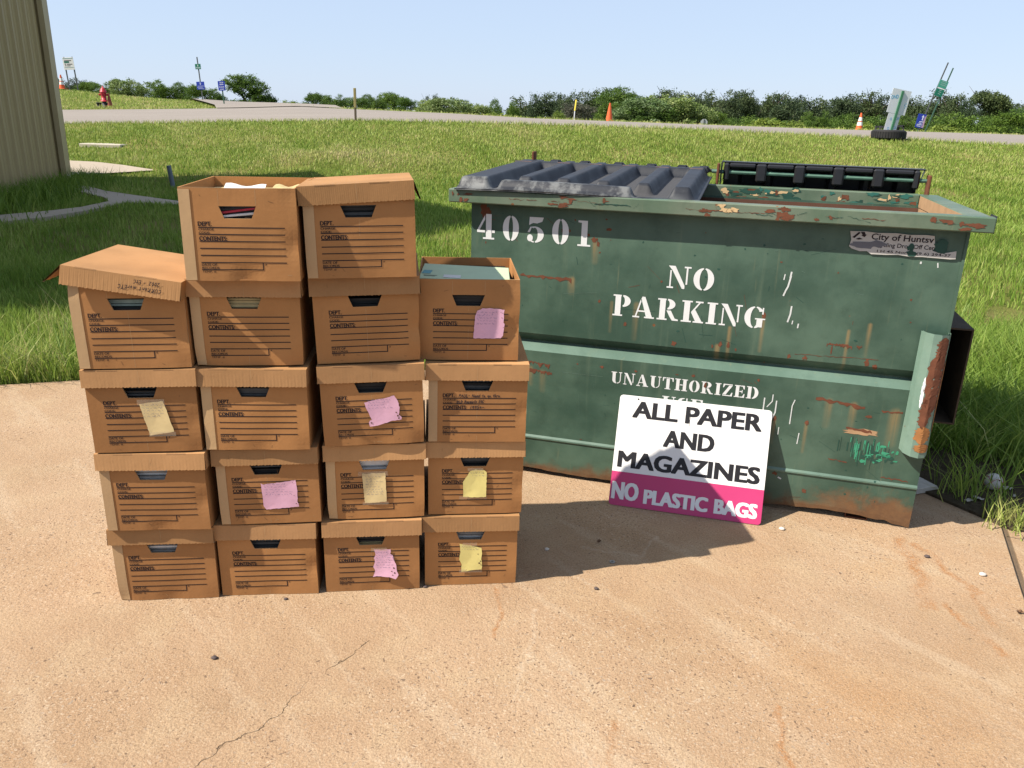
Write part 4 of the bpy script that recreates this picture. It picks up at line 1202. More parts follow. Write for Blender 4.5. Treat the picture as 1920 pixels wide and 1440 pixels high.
    # white drips
    for pts, w in (([(1.268, .975), (1.266, .955)], .006), ([(1.268, .96), (1.262, .92), (1.256, .905), (1.25, .885)], .006), ([(1.246, .965), (1.244, .945)], .004), ([(1.285, .845), (1.284, .815), (1.278, .785)], .006), ([(1.296, .79), (1.295, .778)], .004), ([(1.318, .78), (1.317, .765)], .005), ([(1.755, 1.045), (1.758, 1.030)], .004), ([(1.70, 1.045), (1.70, 1.04)], .006)):
        stroke(mb, pts, -.0072, w, 7)
    for pts, w in (([(1.262, .492), (1.262, .465), (1.245, .44)], .004), ([(1.232, .475), (1.232, .42), (1.222, .375)], .005), ([(1.278, .468), (1.278, .42), (1.258, .36)], .005), ([(1.345, .48), (1.338, .455), (1.338, .38)], .004), ([(1.30, .36), (1.30, .33)], .003), ([(1.378, .345), (1.376, .30)], .004), ([(1.235, .21), (1.24, .165), (1.235, .10)], .002), ([(1.26, .23), (1.26, .19)], .003), ([(1.325, .145), (1.335, .14)], .006)):
        stroke(mb, pts, -.0202, w, 7)
    for i in range(nfix, len(mb.v)):
        x, y, z = mb.v[i]
        e = (-y - .0060) if z > .56 else (-y - .0188)
        mb.v[i] = (x, ysurf(x, z) - .0006 - max(0, e) * .35, z)
    return mb.build('body', [M_DUMP, M_WHITE, M_LEDGE, M_INSIDE, M_RUST, M_RUSTL, M_TAN, M_DRIP, M_BRIGHT, M_DKGREEN], DX)
dumpster_body()

def rim():
    rr = random.Random(5)
    mb = MB()
    z0, z1 = 1.166, 1.219
    mb.cbox(-.078, DW + .062, -.062, -.004, z0, z1, .004)            # front channel
    mb.cbox(-.078, -.012, -.003, DD + .05, z0, z1, .004)             # left
    mb.cbox(DW - .018, DW + .062, -.003, DD + .05, z0, z1 - .002, .004)   # right
    mb.cbox(-.011, DW - .019, DD - .004, DD + .05, z0 - .03, z1, .004)   # back
    yf = -.0632
    for _ in range(46):
        c = rr.choice([-.03, .0, .38, .40, .55, .96, 1.2, 1.35, 1.62, 1.74, 1.80, 1.84, 1.86]) + rr.gauss(0, .025)
        if -.07 < c < DW + .05:
            blob(mb, c, rr.uniform(z0 + .008, z1 - .008), rr.uniform(.004, .022), rr.uniform(.003, .009), yf - rr.uniform(0, .0004), 1, rr, 14, .45)
    for _ in range(26):
        x = rr.uniform(.0, DW); L = rr.uniform(.02, .14)
        ragline(mb, x, rr.uniform(z0 + .01, z1 - .01), min(x + L, DW + .05), rr.uniform(z0 + .01, z1 - .01) * .0 + rr.uniform(z0 + .012, z1 - .012), .002, yf, rr.choice([1, 3, 3]), rr, 8) if rr.random() < .3 else ragline(mb, x, z0 + .025, min(x + L, DW + .05), z0 + .024, .003, yf, rr.choice([1, 3]), rr, 8)
    for x in (1.0, 1.02, 1.035, .99):
        blob(mb, x, z0 + rr.uniform(.008, .045), .014, .007, yf - .0005, 2, rr, 14, .5)
    for _ in range(70):      # flaking paint on the inner face of the back rim
        blob(mb, rr.uniform(.95, DW - .03), rr.uniform(z0 - .02, z1 - .008), rr.uniform(.006, .030), rr.uniform(.004, .012), DD - .0052 - rr.uniform(0, .0006), rr.choice([2, 3, 3, 6, 6, 1]), rr, 12, .5)
    mb.box(DW - .0198, DW - .0186, -.002, DD - .006, z0 - .002, z1 - .006, 7)
    mb.box(DW + .0625, DW + .064, -.050, .03, z0 - .002, z1 + .004, 5)
    return mb.build('rim', [M_RIM, M_RUST, plain('cream_primer', (.60, .42, .22), .8, .2, 30), M_DKGREEN, M_RUSTL, M_LID, plain('teal_flakes', (.03, .14, .11), .6, .2, 30), M_TAN], DX)
def mat_lid():
    g = G('black_plastic', .55, .35)
    a = g.noise(5, 5, .6); b = g.noise(60, 4, .65)
    c = g.mix(g.mr(a, .3, .7), (.013, .015, .021), (.028, .031, .040))
    c = g.mix(g.math('MULTIPLY', g.mr(b, .5, .8), .4), c, (.075, .078, .085))
    yy = g.sep()[1]
    fs = g.math('MULTIPLY', g.mr(yy, -.03, .0, 1, 0), g.mr(g.noise(14, 6, .7), .42, .62))
    c = g.mix(g.math('MULTIPLY', fs, .75), c, (.20, .205, .20))
    g.col(c); g.put(g.bsdf.inputs['Roughness'], g.mr(a, .3, .7, .5, .7)); g.bump(b, .12, .002)
    return g.m
M_LID = mat_lid()
M_LIDW = plain('scuffed_plastic', (.105, .108, .108), .75, .5, 60)
M_FLOORP = plain('dusty_plastic', (.062, .061, .064), .8, .2, 90, bump=.2)
rim()
def sstep(t): t = min(1, max(0, t)); return t * t * (3 - 2 * t)
def bumpf(x, a, b, s): return sstep((x - a) / s) * sstep((b - x) / s)
def lid_left():
    x0, x1, y0, y1 = -.048, .905, -.075, .905
    nx, ny = 190, 100
    rid = [(-.040, .086), (.180, .246), (.336, .402), (.494, .560), (.650, .716), (.800, .872)]
    mb = MB(); V = []; F = []; mats = []
    rr = random.Random(8)
    for j in range(ny + 1):
        for i in range(nx + 1):
            s = i / nx; t = j / ny
            x = x0 + (x1 - x0) * s; y = y0 + (y1 - y0) * t
            base = 1.222 + .030 * t + .004 * math.sin(s * 5) * (1 - t)
            h = 0
            for k, (a, b) in enumerate(rid):
                e = .014 if k < 5 else .018
                h = max(h, bumpf(x, a - e, b + e, .030))
            f0 = y0 + (.018 if (x < .13 or x > .74) else .092)
            h *= sstep((y - f0) / .022)
            if x > .86: h = min(h, 1.0) 
            # rear band joins the ridges
            band = bumpf(y, .80, .915, .035) * bumpf(x, -.045, .885, .03)
            h = max(h, band * .92)
            # front handle bar
            bar = bumpf(y, y0 + .002, y0 + .066, .016) * bumpf(x, .120, .665, .026)
            h = max(h, bar * .80)
            z = base + .044 * h
            yy = y + (.055 * s ** 3 if y < .2 else .055 * s ** 3 * max(0, (.4 - y) / .2) if y < .4 else 0)
            V.append((x, yy, z))
    for j in range(ny):
        for i in range(nx):
            k = j * (nx + 1) + i
            F.append((k, k + 1, k + nx + 2, k + nx + 1))
            zc = V[k][2]; x, y = V[k][0], V[k][1]
            t = j / ny
            low = zc - (1.222 + .030 * t) < .006
            mats.append(1 if (low and .03 < t < .88 and .0 < x < .80) else 0)
    b = len(mb.f)
    mb.add(V, F, 0); mb.m = mats
    # underside skin so that the sheet has thickness
    mb.add([(x, y, z - .005) for x, y, z in V], [tuple(reversed(f)) for f in F], 0)
    edge = [i for i in range(nx + 1)]
    n0 = (nx + 1) * (ny + 1)
    E = [(i, i + 1, n0 + i + 1, n0 + i) for i in range(nx)] + [((j + 1) * (nx + 1) + nx, j * (nx + 1) + nx, n0 + j * (nx + 1) + nx, n0 + (j + 1) * (nx + 1) + nx) for j in range(ny)] + [(j * (nx + 1), (j + 1) * (nx + 1), n0 + (j + 1) * (nx + 1), n0 + j * (nx + 1)) for j in range(ny)]
    mb.f += E; mb.m += [0] * len(E)
    # hinge knuckles behind
    for x in (.13, .28, .45, .61, .76, .86):
        mb.cbox(x - .028, x + .028, .900, .965, 1.262, 1.298, .010, 0)
    # orange rub marks on the ridge tops near the rear
    for a, b2 in rid:
        c = (a + b2) / 2
        mb.quad((c - .03, .735, 1.2945), (c + .03, .735, 1.2945), (c + .03, .742, 1.2948), (c - .03, .742, 1.2948), 3)
    o = mb.build('lid', [M_LID, M_FLOORP, M_LIDW, plain('orange_rub_mark', (.42, .17, .06), .8)], DX, smooth=True)
    tag(o, 'closed blue black plastic lid with raised ribs')
lid_left()
def lid_right():
    x0, x1 = .955, 1.815
    mb = MB()
    # flung over the back: hangs behind the hinge rod, its ribbed underside towards the opening
    nx, ny = 150, 60
    V = []; F = []
    for j in range(ny + 1):
        t = j / ny
        for i in range(nx + 1):
            s = i / nx
            x = x0 + (x1 - x0) * s - .012 * (t) * (s - .5)
            y = .955 + .16 * t
            z = 1.318 - .78 * t
            rec = 0
            for c in (.155, .325, .495, .665, .835):
                rec = max(rec, bumpf(s, c - .075, c + .075, .022))
            rec *= sstep((t - .03) / .03)
            V.append((x, y + .045 * rec - .0, z + .0))
    for j in range(ny):
        for i in range(nx):
            k = j * (nx + 1) + i
            F.append((k, k + 1, k + nx + 2, k + nx + 1))
    mb.add(V, F, 0)
    mb.add([(x, y + .006, z) for x, y, z in V], F, 0)
    # top flange rolled towards the opening with end cheeks
    mb.cbox(x0 - .012, x1 + .022, .925, .985, 1.3185, 1.325, .002, 0)
    mb.slab2([(x0 - .014, 1.318), (x0 - .008, 1.318), (x0 - .008, 1.20), (x0 - .014, 1.20)], .920, .975, 0)
    mb.add([(x1 + .016, .915, 1.318), (x1 + .022, .985, 1.318), (x1 - .004, .985, 1.20), (x1 - .010, .95, 1.20)], [(0, 1, 2, 3)], 0)
    # hinge band with trapezoid openings through which the rod shows
    for k in range(6):
        cx = x0 + .002 + (x1 - x0 - .004) * k / 5
        mb.cbox(max(x0, cx - .024), min(x1, cx + .024), .912, .954, 1.235, 1.318, .008, 0)
    for k in range(5):
        a = x0 + (x1 - x0) * (k + .0) / 5
        mb.cbox(a + .026, a + (x1 - x0) / 5 - .026, .914, .952, 1.297, 1.318, .006, 0)
    o = mb.build('lid', [M_LIDB], DX, smooth=False)
    tag(o, 'open black lid hanging down behind the rear rim')
M_LIDB = plain('black_plastic_underside', (.016, .016, .018), .38, .3, 40, .5)
lid_right()
mb = MB(); mb.tube([(-.09, .955, 1.278), (.93, .955, 1.278)], .008, 8)
mb.build('hinge_rod', plain('dark_rod', (.05, .045, .04), .6, .3, 40), DX)
mb = MB(); mb.tube([(.90, .932, 1.276), (1.86, .932, 1.274)], .009, 8)
mb.build('hinge_rod', plain('green_rod', (.10, .20, .145), .5, .35, 30), DX)
for x, h in ((.93, 1.315), (1.852, 1.300), (.02, 1.335)):
    mb = MB(); mb.cbox(x - .006, x + .006, .890, .945, 1.205, h, .003)
    mb.build('hinge_bracket', M_RUST, DX)
# corner guard: half round bumper welded on the front right corner
mb = MB()
V = []; F = []
prof = [(1.742, -.015), (1.752, -.045), (1.775, -.066), (1.802, -.070), (1.826, -.058), (1.838, -.030), (1.840, .0), (1.840, .02)]
for zz, sh in ((.335, 0), (.5, 0), (.66, 0), (.800, 0)):
    for i, (x, y) in enumerate(prof):
        V.append((x, y, zz - (.012 * math.sin(PI * i / 7) if zz < .4 else .0)))
n = len(prof)
for r_ in range(3):
    for i in range(n - 1):
        F.append((r_ * n + i, r_ * n + i + 1, (r_ + 1) * n + i + 1, (r_ + 1) * n + i))
mb.add(V, F, 0)
mb.add([(1.79 + (x - 1.79) * .9, y * .9 + .002, z) for x, y, z in V], F, 0)
rr = random.Random(4)
def on_guard(t, z):  # t along the profile 0..7
    i = min(6, int(t)); f_ = t - i
    a, b = prof[i], prof[i + 1]
    return (a[0] + (b[0] - a[0]) * f_ + 0, a[1] + (b[1] - a[1]) * f_ - .0012, z)
def gpatch(t0, t1, z0, z1, mi, rag=.02):
    nz = 22; V = []; F = []
    for k in range(nz + 1):
        z = z0 + (z1 - z0) * k / nz
        e = min(1, 4 * k / nz, 4 * (nz - k) / nz)
        c = (t0 + t1) / 2; hw = (t1 - t0) / 2 * (e ** .6 * .9 + .1)
        a = c - hw * rr.uniform(.7, 1.15); b = c + hw * rr.uniform(.7, 1.15)
        ts = [a + (b - a) * q / 6 for q in range(7)]
        for q in ts:
            p = on_guard(max(0, min(6.99, q)), z); V.append((p[0] + (.0012 if q > 3.5 else -.0004), p[1] - .0004, z))
    for k in range(nz):
        for q in range(6):
            F.append((k * 7 + q, k * 7 + q + 1, k * 7 + q + 8, k * 7 + q + 7))
    mb.add(V, F, mi)
gpatch(2.1, 4.6, .50, .74, 1)
gpatch(2.6, 4.4, .70, .792, 1)
gpatch(2.0, 3.6, .44, .56, 1)
gpatch(1.8, 2.2, .52, .64, 2)
gpatch(4.4, 5.6, .42, .70, 3)
gpatch(2.2, 4.6, .345, .38, 3)
gpatch(2.0, 4.0, .38, .45, 3)
mb.build('corner_guard', [M_GUARD, M_RUST, M_WHITE, M_RUSTL], DX)
# fork pocket channels on both sides
for sgn, xa in ((1, DW + .004), (-1, -.004)):
    mb = MB()
    a, b = (xa, xa + .105) if sgn > 0 else (xa - .105, xa)
    y0_, y1_ = .10, .80
    w = .006
    def tilt(z): return 0
    mb.box(a, b, y0_, y1_, .415, .415 + w); mb.box(a, b, y0_, y1_, .795 - w, .795)
    if sgn > 0: mb.box(b - w, b, y0_ - .0, y1_, .4151 + w, .7949 - w)
    else: mb.box(a, a + w, y0_, y1_, .4151 + w, .7949 - w)
    mb.box(a + (.0 if sgn > 0 else w), b - (w if sgn > 0 else 0), y1_ - .01, y1_, .4151 + w, .7949 - w)
    mb.build('fork_pocket', plain('pocket_steel', (.070, .050, .032), .9, .6, 14), DX)
# skid feet
for x in (.12, 1.60):
    for y0_ in (.012, .62):
        mb = MB()
        mb.slab2([(x, .002), (x + .085, .002), (x + .085, .029), (x, .029)], y0_ + .2, y0_ + .22)
        mb.box(x, x + .085, y0_, y0_ + .2, .002, .006); mb.box(x, x + .085, y0_, y0_ + .2, .026, .029)
        mb.box(x, x + .004, y0_, y0_ + .2, .0062, .0258); mb.box(x + .081, x + .085, y0_, y0_ + .2, .0062, .0258)
        mb.build('skid_foot', M_RUST, DX)
# peeling sticker
rr = random.Random(31)
mb = MB()
ys = -.0062
top = [(1.448, 1.140), (1.50, 1.142), (1.54, 1.139), (1.60, 1.142), (1.65, 1.139), (1.70, 1.142), (1.727, 1.140)]
bot = [(1.735, 1.100), (1.728, 1.088), (1.76, 1.080), (1.806, 1.092), (1.808, 1.064), (1.79, 1.062), (1.70, 1.064), (1.66, 1.062), (1.62, 1.066), (1.58, 1.063), (1.53, 1.062), (1.515, 1.072), (1.49, 1.070), (1.462, 1.078), (1.452, 1.086), (1.456, 1.110)]
ringp = top + bot
from mathutils.geometry import tessellate_polygon
tri = tessellate_polygon([[Vector((x, z, 0)) for x, z in ringp]])
mb.add([(x, ys, z) for x, z in ringp], [tuple(t_) for t_ in tri], 0)
mb.text('City of Huntsv', 1.522, 1.108, 1.728, 1.137, ys - .0006, 1, .02)
mb.text('ycling Drop-Off Cer', 1.556, 1.086, 1.734, 1.106, ys - .0006, 1, .015)
mb.text('I H 45 North  (9 6) 294-37', 1.548, 1.068, 1.79, 1.080, ys - .0006, 1, .012)
for q in ([(1.458, 1.119), (1.466, 1.116), (1.484, 1.136), (1.478, 1.139)], [(1.484, 1.139), (1.497, 1.140), (1.502, 1.130), (1.506, 1.131), (1.499, 1.121), (1.487, 1.127), (1.491, 1.129)], [(1.470, 1.113), (1.480, 1.111), (1.495, 1.114), (1.482, 1.119)]):
    mb.poly2(q, ys - .0007, 1)
blob(mb, 1.50, 1.094, .045, .013, ys - .0009, 2, rr, 18, .18)
blob(mb, 1.545, 1.100, .030, .012, ys - .0010, 2, rr, 18, .2)
blob(mb, 1.66, 1.074, .016, .012, ys - .0009, 3, rr, 14, .35)
blob(mb, 1.655, 1.095, .010, .012, ys - .0009, 3, rr, 12, .4)
for x in (1.535, 1.668, 1.60):
    ragline(mb, x, 1.14, x + .003, 1.11, .002, ys - .0009, 3, rr, 6)
blob(mb, 1.755, 1.103, .024, .024, ys - .0009, 3, rr, 18, .25)
mb.build('sticker', [plain('dull_silver_vinyl', (.52, .50, .46), .5, .25, 14), M_PRINT, plain('grey_smear', (.16, .16, .18), .8, .2, 30), M_DKGREEN], DX)

# ------------------------------------------------------------------ cardboard / paper board sign leaning on the dumpster
SG = empty('recycling_sign', (.409, 2.960, .003), R(-14.06), R(-21.0), 0)
tag(SG, 'white and magenta ALL PAPER AND MAGAZINES sign leaning against the green dumpster', 'sign')
SW_, SH_ = .601, .453
def rounded(w, h, r, n=5, z0=0.0):
    q = []
    for cx, cz, a in ((w - r, r, -90), (w - r, h - r, 0), (r, h - r, 90), (r, r, 180)):
        for k in range(n + 1):
            t = R(a + 90 * k / n); q.append((cx + r * math.cos(t), cz + r * math.sin(t) + z0))
    return q
M_SIGNW = plain('sign_white', (.82, .80, .77), .45, .07, 5)
g = G('sign_magenta', .45, .4)
f_ = g.noise(6, 5, .6)
g.col(g.mix(f_, (.50, .030, .135), (.56, .045, .17)))
M_MAG = g.m
M_BLACK = plain('sign_black', (.014, .013, .015), .5, .3, 60)
mb = MB()
mb.slab2(rounded(SW_, SH_, .014), 0, .004, 0)
F1 = lambda u, v: (u * SW_, (1 - v) * SH_)
# magenta band with the rounded lower corners
band = [p for p in rounded(SW_, SH_, .014)[:6]] + [(SW_, SH_ * .305), (0, SH_ * .305)] + rounded(SW_, SH_, .014)[18:]
mb.poly2(band, -.0004, 1)
def st(txt, u0, v0, u1, v1, mi, bold):
    for k, (dx, dz) in enumerate(((-.0042, -.0018), (0, .0018), (.0042, -.0018), (-.0042, .0018), (.0042, .0018), (0, -.0018), (.0021, 0), (-.0021, 0))):
        mb.text(txt, u0 * SW_ + dx + .0042, (1 - v1) * SH_ + dz + .0018, u1 * SW_ + dx - .0042, (1 - v0) * SH_ + dz - .0018, -.0009 - .00008 * k, mi)
st('ALL PAPER', .095, .045, .945, .195, 2, .045)
st('AND', .320, .275, .655, .425, 2, .045)
st('MAGAZINES', .030, .505, .965, .655, 2, .045)
st('NO', .012, .785, .195, .945, 0, .035)
st('PLASTIC', .230, .825, .655, .955, 0, .03)
st('BAGS', .695, .825, .972, .955, 0, .035)
rr = random.Random(12)
for x, z in ((.075, SH_ - .012), (.29, .030)): blob(mb, x, z, .0035, .0035, -.0013, 2, rr, 10, .05)
for k in range(7): stroke(mb, [(.285 + .004 * math.sin(k * 2.1), SH_ * (.93 - .02 * k)), (.285 + .004 * math.sin((k + 1) * 2.1), SH_ * (.93 - .02 * (k + 1)))], -.0013, .003, 3)
for _ in range(9):
    x, z = rr.uniform(.05, .57), rr.uniform(.16, .43)
    stroke(mb, [(x, z), (x + rr.uniform(-.008, .008), z + rr.uniform(-.006, .006))], -.0006, .001, 3)
mb.build('sign_board', [M_SIGNW, M_MAG, M_BLACK, plain('sign_scuff', (.45, .43, .40), .8)], SG)

# ------------------------------------------------------------------ metal building at left
M_WALL = None
g = G('tan_metal_siding', .5, .35)
a = g.noise(.7, 5, .6); b = g.noise(1.0, 5, .6, g.scale(g.obj, (10, 10, .6)))
c = g.mix(a, (.40, .30, .135), (.47, .36, .175)); c = g.mix(g.math('MULTIPLY', g.mr(b, .5, .8), .3), c, (.30, .22, .10))
zz = g.sep()[2]
c = g.mix(g.math('MULTIPLY', g.mr(g.math('ADD', zz, g.math('MULTIPLY', b, .5)), .25, .75, 1, 0), .35), c, (.24, .20, .12))
g.col(c); M_WALL = g.m
M_TRIM = plain('tan_trim', (.50, .40, .22), .45, .1, 6)
far = Vector((-8.715, 15.93, 0)); near = Vector((-6.95, 4.70, 0))
wd = (near - far).normalized(); wl = (near - far).length
BX = empty('metal_building', far, math.atan2(wd.y, wd.x))
tag(BX, 'tan ribbed metal building with a downspout at its far corner', 'building')
# local: x along the wall towards the camera, y = outward (+) ... outward normal is +x world
out = Vector((-wd.y, wd.x, 0))
sgn = 1 if out.x > 0 else -1
eave0, apex, xa_, eave1 = 5.0, 8.05, 6.15, 4.4
def roofz(x): return eave0 + (apex - eave0) * x / xa_ if x < xa_ else apex + (eave1 - apex) * (x - xa_) / (wl - xa_)
mb = MB()
V = []; F = []; pts = []
x = 0.0
while x < wl - .001:
    for dx, d in ((0, 0), (.03, .035), (.08, .035), (.11, 0), (.20, 0), (.215, .010), (.235, 0)):
        pts.append((min(x + dx, wl), d))
    x += .305
pts.append((wl, 0))
for (px, d) in pts:
    V += [(px, sgn * d, -.05), (px, sgn * d, roofz(px))]
mb.add(V, [(2 * i, 2 * i + 2, 2 * i + 3, 2 * i + 1) for i in range(len(pts) - 1)], 0)
dp = -sgn * 14
mb.quad((0, 0, -.05), (0, dp, -.05), (0, dp, eave0), (0, 0, eave0), 0)
mb.quad((wl, 0, -.05), (wl, dp, -.05), (wl, dp, eave1), (wl, 0, eave1), 0)
mb.add([(0, dp, -.05), (wl, dp, -.05), (wl, dp, eave1), (xa_, dp, apex), (0, dp, eave0)], [(0, 1, 2, 3, 4)], 0)
mb.build('wall', M_WALL, BX)
mb = MB()
ov = sgn * .15
for (xa2, za, xb, zb) in ((-.15, eave0 - .05, xa_, apex + .03), (wl + .15, eave1 - .05, xa_, apex + .03)):
    mb.add([(xa2, ov, za), (xb, ov, zb), (xb, dp - ov, zb), (xa2, dp - ov, za), (xa2, ov, za + .06), (xb, ov, zb + .06), (xb, dp - ov, zb + .06), (xa2, dp - ov, za + .06)], [(0, 1, 2, 3), (4, 5, 6, 7), (0, 1, 5, 4), (2, 3, 7, 6), (0, 3, 7, 4)], 0)
mb.build('roof', plain('galvanised_roof', (.45, .45, .44), .4, .1, 3), BX)
mb = MB(); mb.box(-.012, .15, *sorted((sgn * .038, sgn * .046)), -.03, eave0 - .06); mb.box(-.014, -.002, *sorted((-sgn * .15, sgn * .046)), -.03, eave0 - .06)
mb.build('corner_trim', M_TRIM, BX)
mb = MB()
dsx0, dsx1 = .34, .46
mb.box(dsx0, dsx1, *sorted((sgn * .04, sgn * .13)), .22, eave0 - .2)
mb.add([(dsx0, sgn * .04, .22), (dsx1, sgn * .04, .22), (dsx1, sgn * .13, .22), (dsx0, sgn * .13, .22), (dsx0, sgn * .14, .10), (dsx1, sgn * .14, .10), (dsx1, sgn * .21, .16), (dsx0, sgn * .21, .16), (dsx0, sgn * .30, .02), (dsx1, sgn * .30, .02), (dsx1, sgn * .34, .09), (dsx0, sgn * .34, .09)],
       [(0, 1, 5, 4), (1, 2, 6, 5), (2, 3, 7, 6), (3, 0, 4, 7), (4, 5, 9, 8), (5, 6, 10, 9), (6, 7, 11, 10), (7, 4, 8, 11)], 0)
mb.build('downspout', M_TRIM, BX)

# ------------------------------------------------------------------ foliage
def mat_leaf(name, d, m, l, trans=.3):
    g = G(name, .6, .2)
    t = g.n('ShaderNodeAttribute', attribute_name='tone').outputs['Fac']
    c = g.mix(1.0, g.ramp(t, [(0, d), (.5, m), (1, l)]), g.ramp(g.rand(), [(0, (.78, .86, .88)), (.5, (1, 1, .95)), (1, (1.16, 1.14, .85))]), 'MULTIPLY')
    c = g.col(c)
    tr = g.n('ShaderNodeBsdfTranslucent', {'Color': c}); ms = g.n('ShaderNodeMixShader', {0: trans})
    g.nt.links.new(g.bsdf.outputs[0], ms.inputs[1]); g.nt.links.new(tr.outputs[0], ms.inputs[2]); g.nt.links.new(ms.outputs[0], g.nt.nodes['Material Output'].inputs[0])
    return g.m
L_PINE = mat_leaf('pine_foliage', (.050, .076, .036), (.082, .118, .052), (.135, .170, .072), .3)
L_OAK = mat_leaf('broadleaf_foliage', (.05, .095, .018), (.11, .19, .030), (.20, .29, .055))
L_PALE = mat_leaf('pale_leafy_foliage', (.09, .14, .04), (.20, .28, .09), (.46, .52, .28))
L_DRY = mat_leaf('grey_brush_foliage', (.07, .07, .05), (.14, .135, .10), (.21, .20, .15))
L_LIME = mat_leaf('lime_shrub_foliage', (.10, .15, .025), (.22, .30, .055), (.38, .44, .11))
M_BARK = plain('bark', (.10, .075, .055), .95, .35, 14, bump=.5)
def crown_mesh(seed, lobes, nclump, per, leaf, clump_r, name, mat, up=.0):
    """lobes: (cx, cy, cz, rx, ry, rz) in a crown one unit high; leaves are small faces in clumps spread through the lobes"""
    r = np.random.default_rng(seed)
    Ls = np.array(lobes)
    vol = Ls[:, 3] * Ls[:, 4] * Ls[:, 5]; vol = vol ** .7; vol /= vol.sum()
    k = r.choice(len(Ls), nclump, p=vol)
    d = r.normal(size=(nclump, 3)); d /= np.linalg.norm(d, axis=1)[:, None]
    rad = r.uniform(.45, 1.0, nclump) ** .5
    C = Ls[k, :3] + d * rad[:, None] * Ls[k, 3:]
    ct = np.clip(.45 + r.normal(0, .2, nclump), 0, 1)
    n = nclump * per
    cc = np.repeat(C, per, 0) + r.normal(0, 1, (n, 3)) * clump_r * np.array([1, 1, .75])
    tone = np.clip(np.repeat(ct, per) + r.normal(0, .16, n), 0, 1)
    a = r.normal(size=(n, 3)); a[:, 2] += up; a /= np.linalg.norm(a, axis=1)[:, None]
    b = r.normal(size=(n, 3)); b -= (b * a).sum(1)[:, None] * a; b /= np.linalg.norm(b, axis=1)[:, None]
    s = leaf * r.uniform(.6, 1.4, n)[:, None]
    V = np.stack([cc - a * s, cc + b * s * .5, cc + a * s, cc - b * s * .5], 1)
    me = bpy.data.meshes.new(name)
    me.vertices.add(n * 4); me.vertices.foreach_set('co', V.ravel())
    me.loops.add(n * 4); me.loops.foreach_set('vertex_index', np.arange(n * 4, dtype=np.int32))
    me.polygons.add(n); me.polygons.foreach_set('loop_start', (np.arange(n) * 4).astype(np.int32))
    at = me.attributes.new('tone', 'FLOAT', 'POINT'); at.data.foreach_set('value', np.repeat(tone, 4).astype(np.float32))
    me.materials.append(mat); me.update(calc_edges=True); me.validate()
    return me
def trunk_mesh(seed, h, r, limbs, lean=0.0, name='trunk'):
    q = random.Random(seed); mb = MB()
    P = [(lean * t * t + .02 * math.sin(4 * t), .015 * math.cos(5 * t), h * t) for t in np.linspace(-.35, 1, 9).tolist()]
    mb.tube(P, [r * (1 - .65 * max(0, t)) for t in np.linspace(-.1, 1, 9).tolist()], 8)
    for _ in range(limbs):
        t = q.uniform(.45, .95); a = q.uniform(0, 2 * PI); L = q.uniform(.12, .3)
        p = Vector((lean * t * t, 0, h * t))
        mb.tube([p, p + Vector((math.cos(a) * L * .5, math.sin(a) * L * .5, L * .35)), p + Vector((math.cos(a) * L, math.sin(a) * L, L * .8))], [r * .35, r * .25, r * .08], 6)
    me = bpy.data.meshes.new(name); me.from_pydata(mb.v, [], mb.f); me.materials.append(M_BARK)
    return me
def rl(seed, n, spread, z0, z1, r0, r1, flat=.8):
    q = random.Random(seed); o = []
    for _ in range(n):
        a = q.uniform(0, 2 * PI); d = q.uniform(0, spread); r_ = q.uniform(r0, r1)
        o.append((d * math.cos(a), d * math.sin(a), q.uniform(z0, z1), r_, r_, r_ * flat))
    return o
KIND = {}
def kind(key, seed, lobes, nclump, per, leaf, cr, mat, trunk, up=0.0):
    KIND[key] = (crown_mesh(seed, lobes, nclump, per, leaf, cr, 'crown', mat, up), trunk_mesh(seed, *trunk))
for i in range(5):   # pines: bare trunk, irregular heads
    kind('pine%d' % i, 40 + i, [(0, 0, .93, .08, .08, .07), (.02, 0, .80, .14, .14, .09)] + rl(70 + i, 10, .17, .34, .84, .09, .16, .75), 330, 40, .0115, .027, L_PINE, (.92, .018, 5))
kind('umbrella', 51, [(-.02, 0, .88, .27, .2, .06), (.12, 0, .82, .22, .2, .06), (.22, 0, .74, .14, .14, .06), (.02, 0, .72, .12, .12, .05)], 220, 40, .013, .026, L_PINE, (.86, .016, 6))
for i in range(3):
    kind('broad%d' % i, 60 + i, [(0, 0, .55, .36, .36, .30)] + rl(90 + i, 9, .36, .22, .80, .16, .27, .8), 340, 44, .0145, .038, L_OAK, (.7, .035, 6))
for i in range(2):
    kind('pale%d' % i, 65 + i, [(0, 0, .45, .42, .36, .34)] + rl(95 + i, 10, .46, .18, .82, .12, .24, .9), 320, 36, .0185, .032, L_PALE, (.6, .03, 6), .6)
    kind('shrub%d' % i, 68 + i, [(0, 0, .42, .50, .42, .40)] + rl(98 + i, 11, .55, .15, .80, .12, .24, .8), 320, 40, .018, .040, L_OAK, (.55, .03, 6))
kind('dry', 75, [(0, 0, .45, .48, .4, .38)] + rl(105, 8, .5, .15, .75, .15, .25, .8), 240, 20, .024, .05, L_DRY, (.55, .03, 8))
kind('lime', 77, rl(107, 10, .6, .1, .6, .12, .25, .9), 160, 20, .035, .05, L_LIME, (.4, .03, 5))
kind('bigtree', 79, [(-.18, 0, .80, .20, .2, .15), (.03, 0, .84, .20, .2, .14), (.22, 0, .68, .22, .2, .18), (.05, 0, .58, .24, .22, .2), (.32, 0, .42, .22, .2, .22), (.14, 0, .34, .24, .22, .2), (.42, 0, .24, .18, .18, .18), (-.22, 0, .60, .10, .1, .07), (-.16, 0, .22, .18, .18, .14), (-.02, 0, .12, .2, .2, .12)], 460, 44, .0155, .034, L_OAK, (.75, .035, 7, -.15))
used = {}
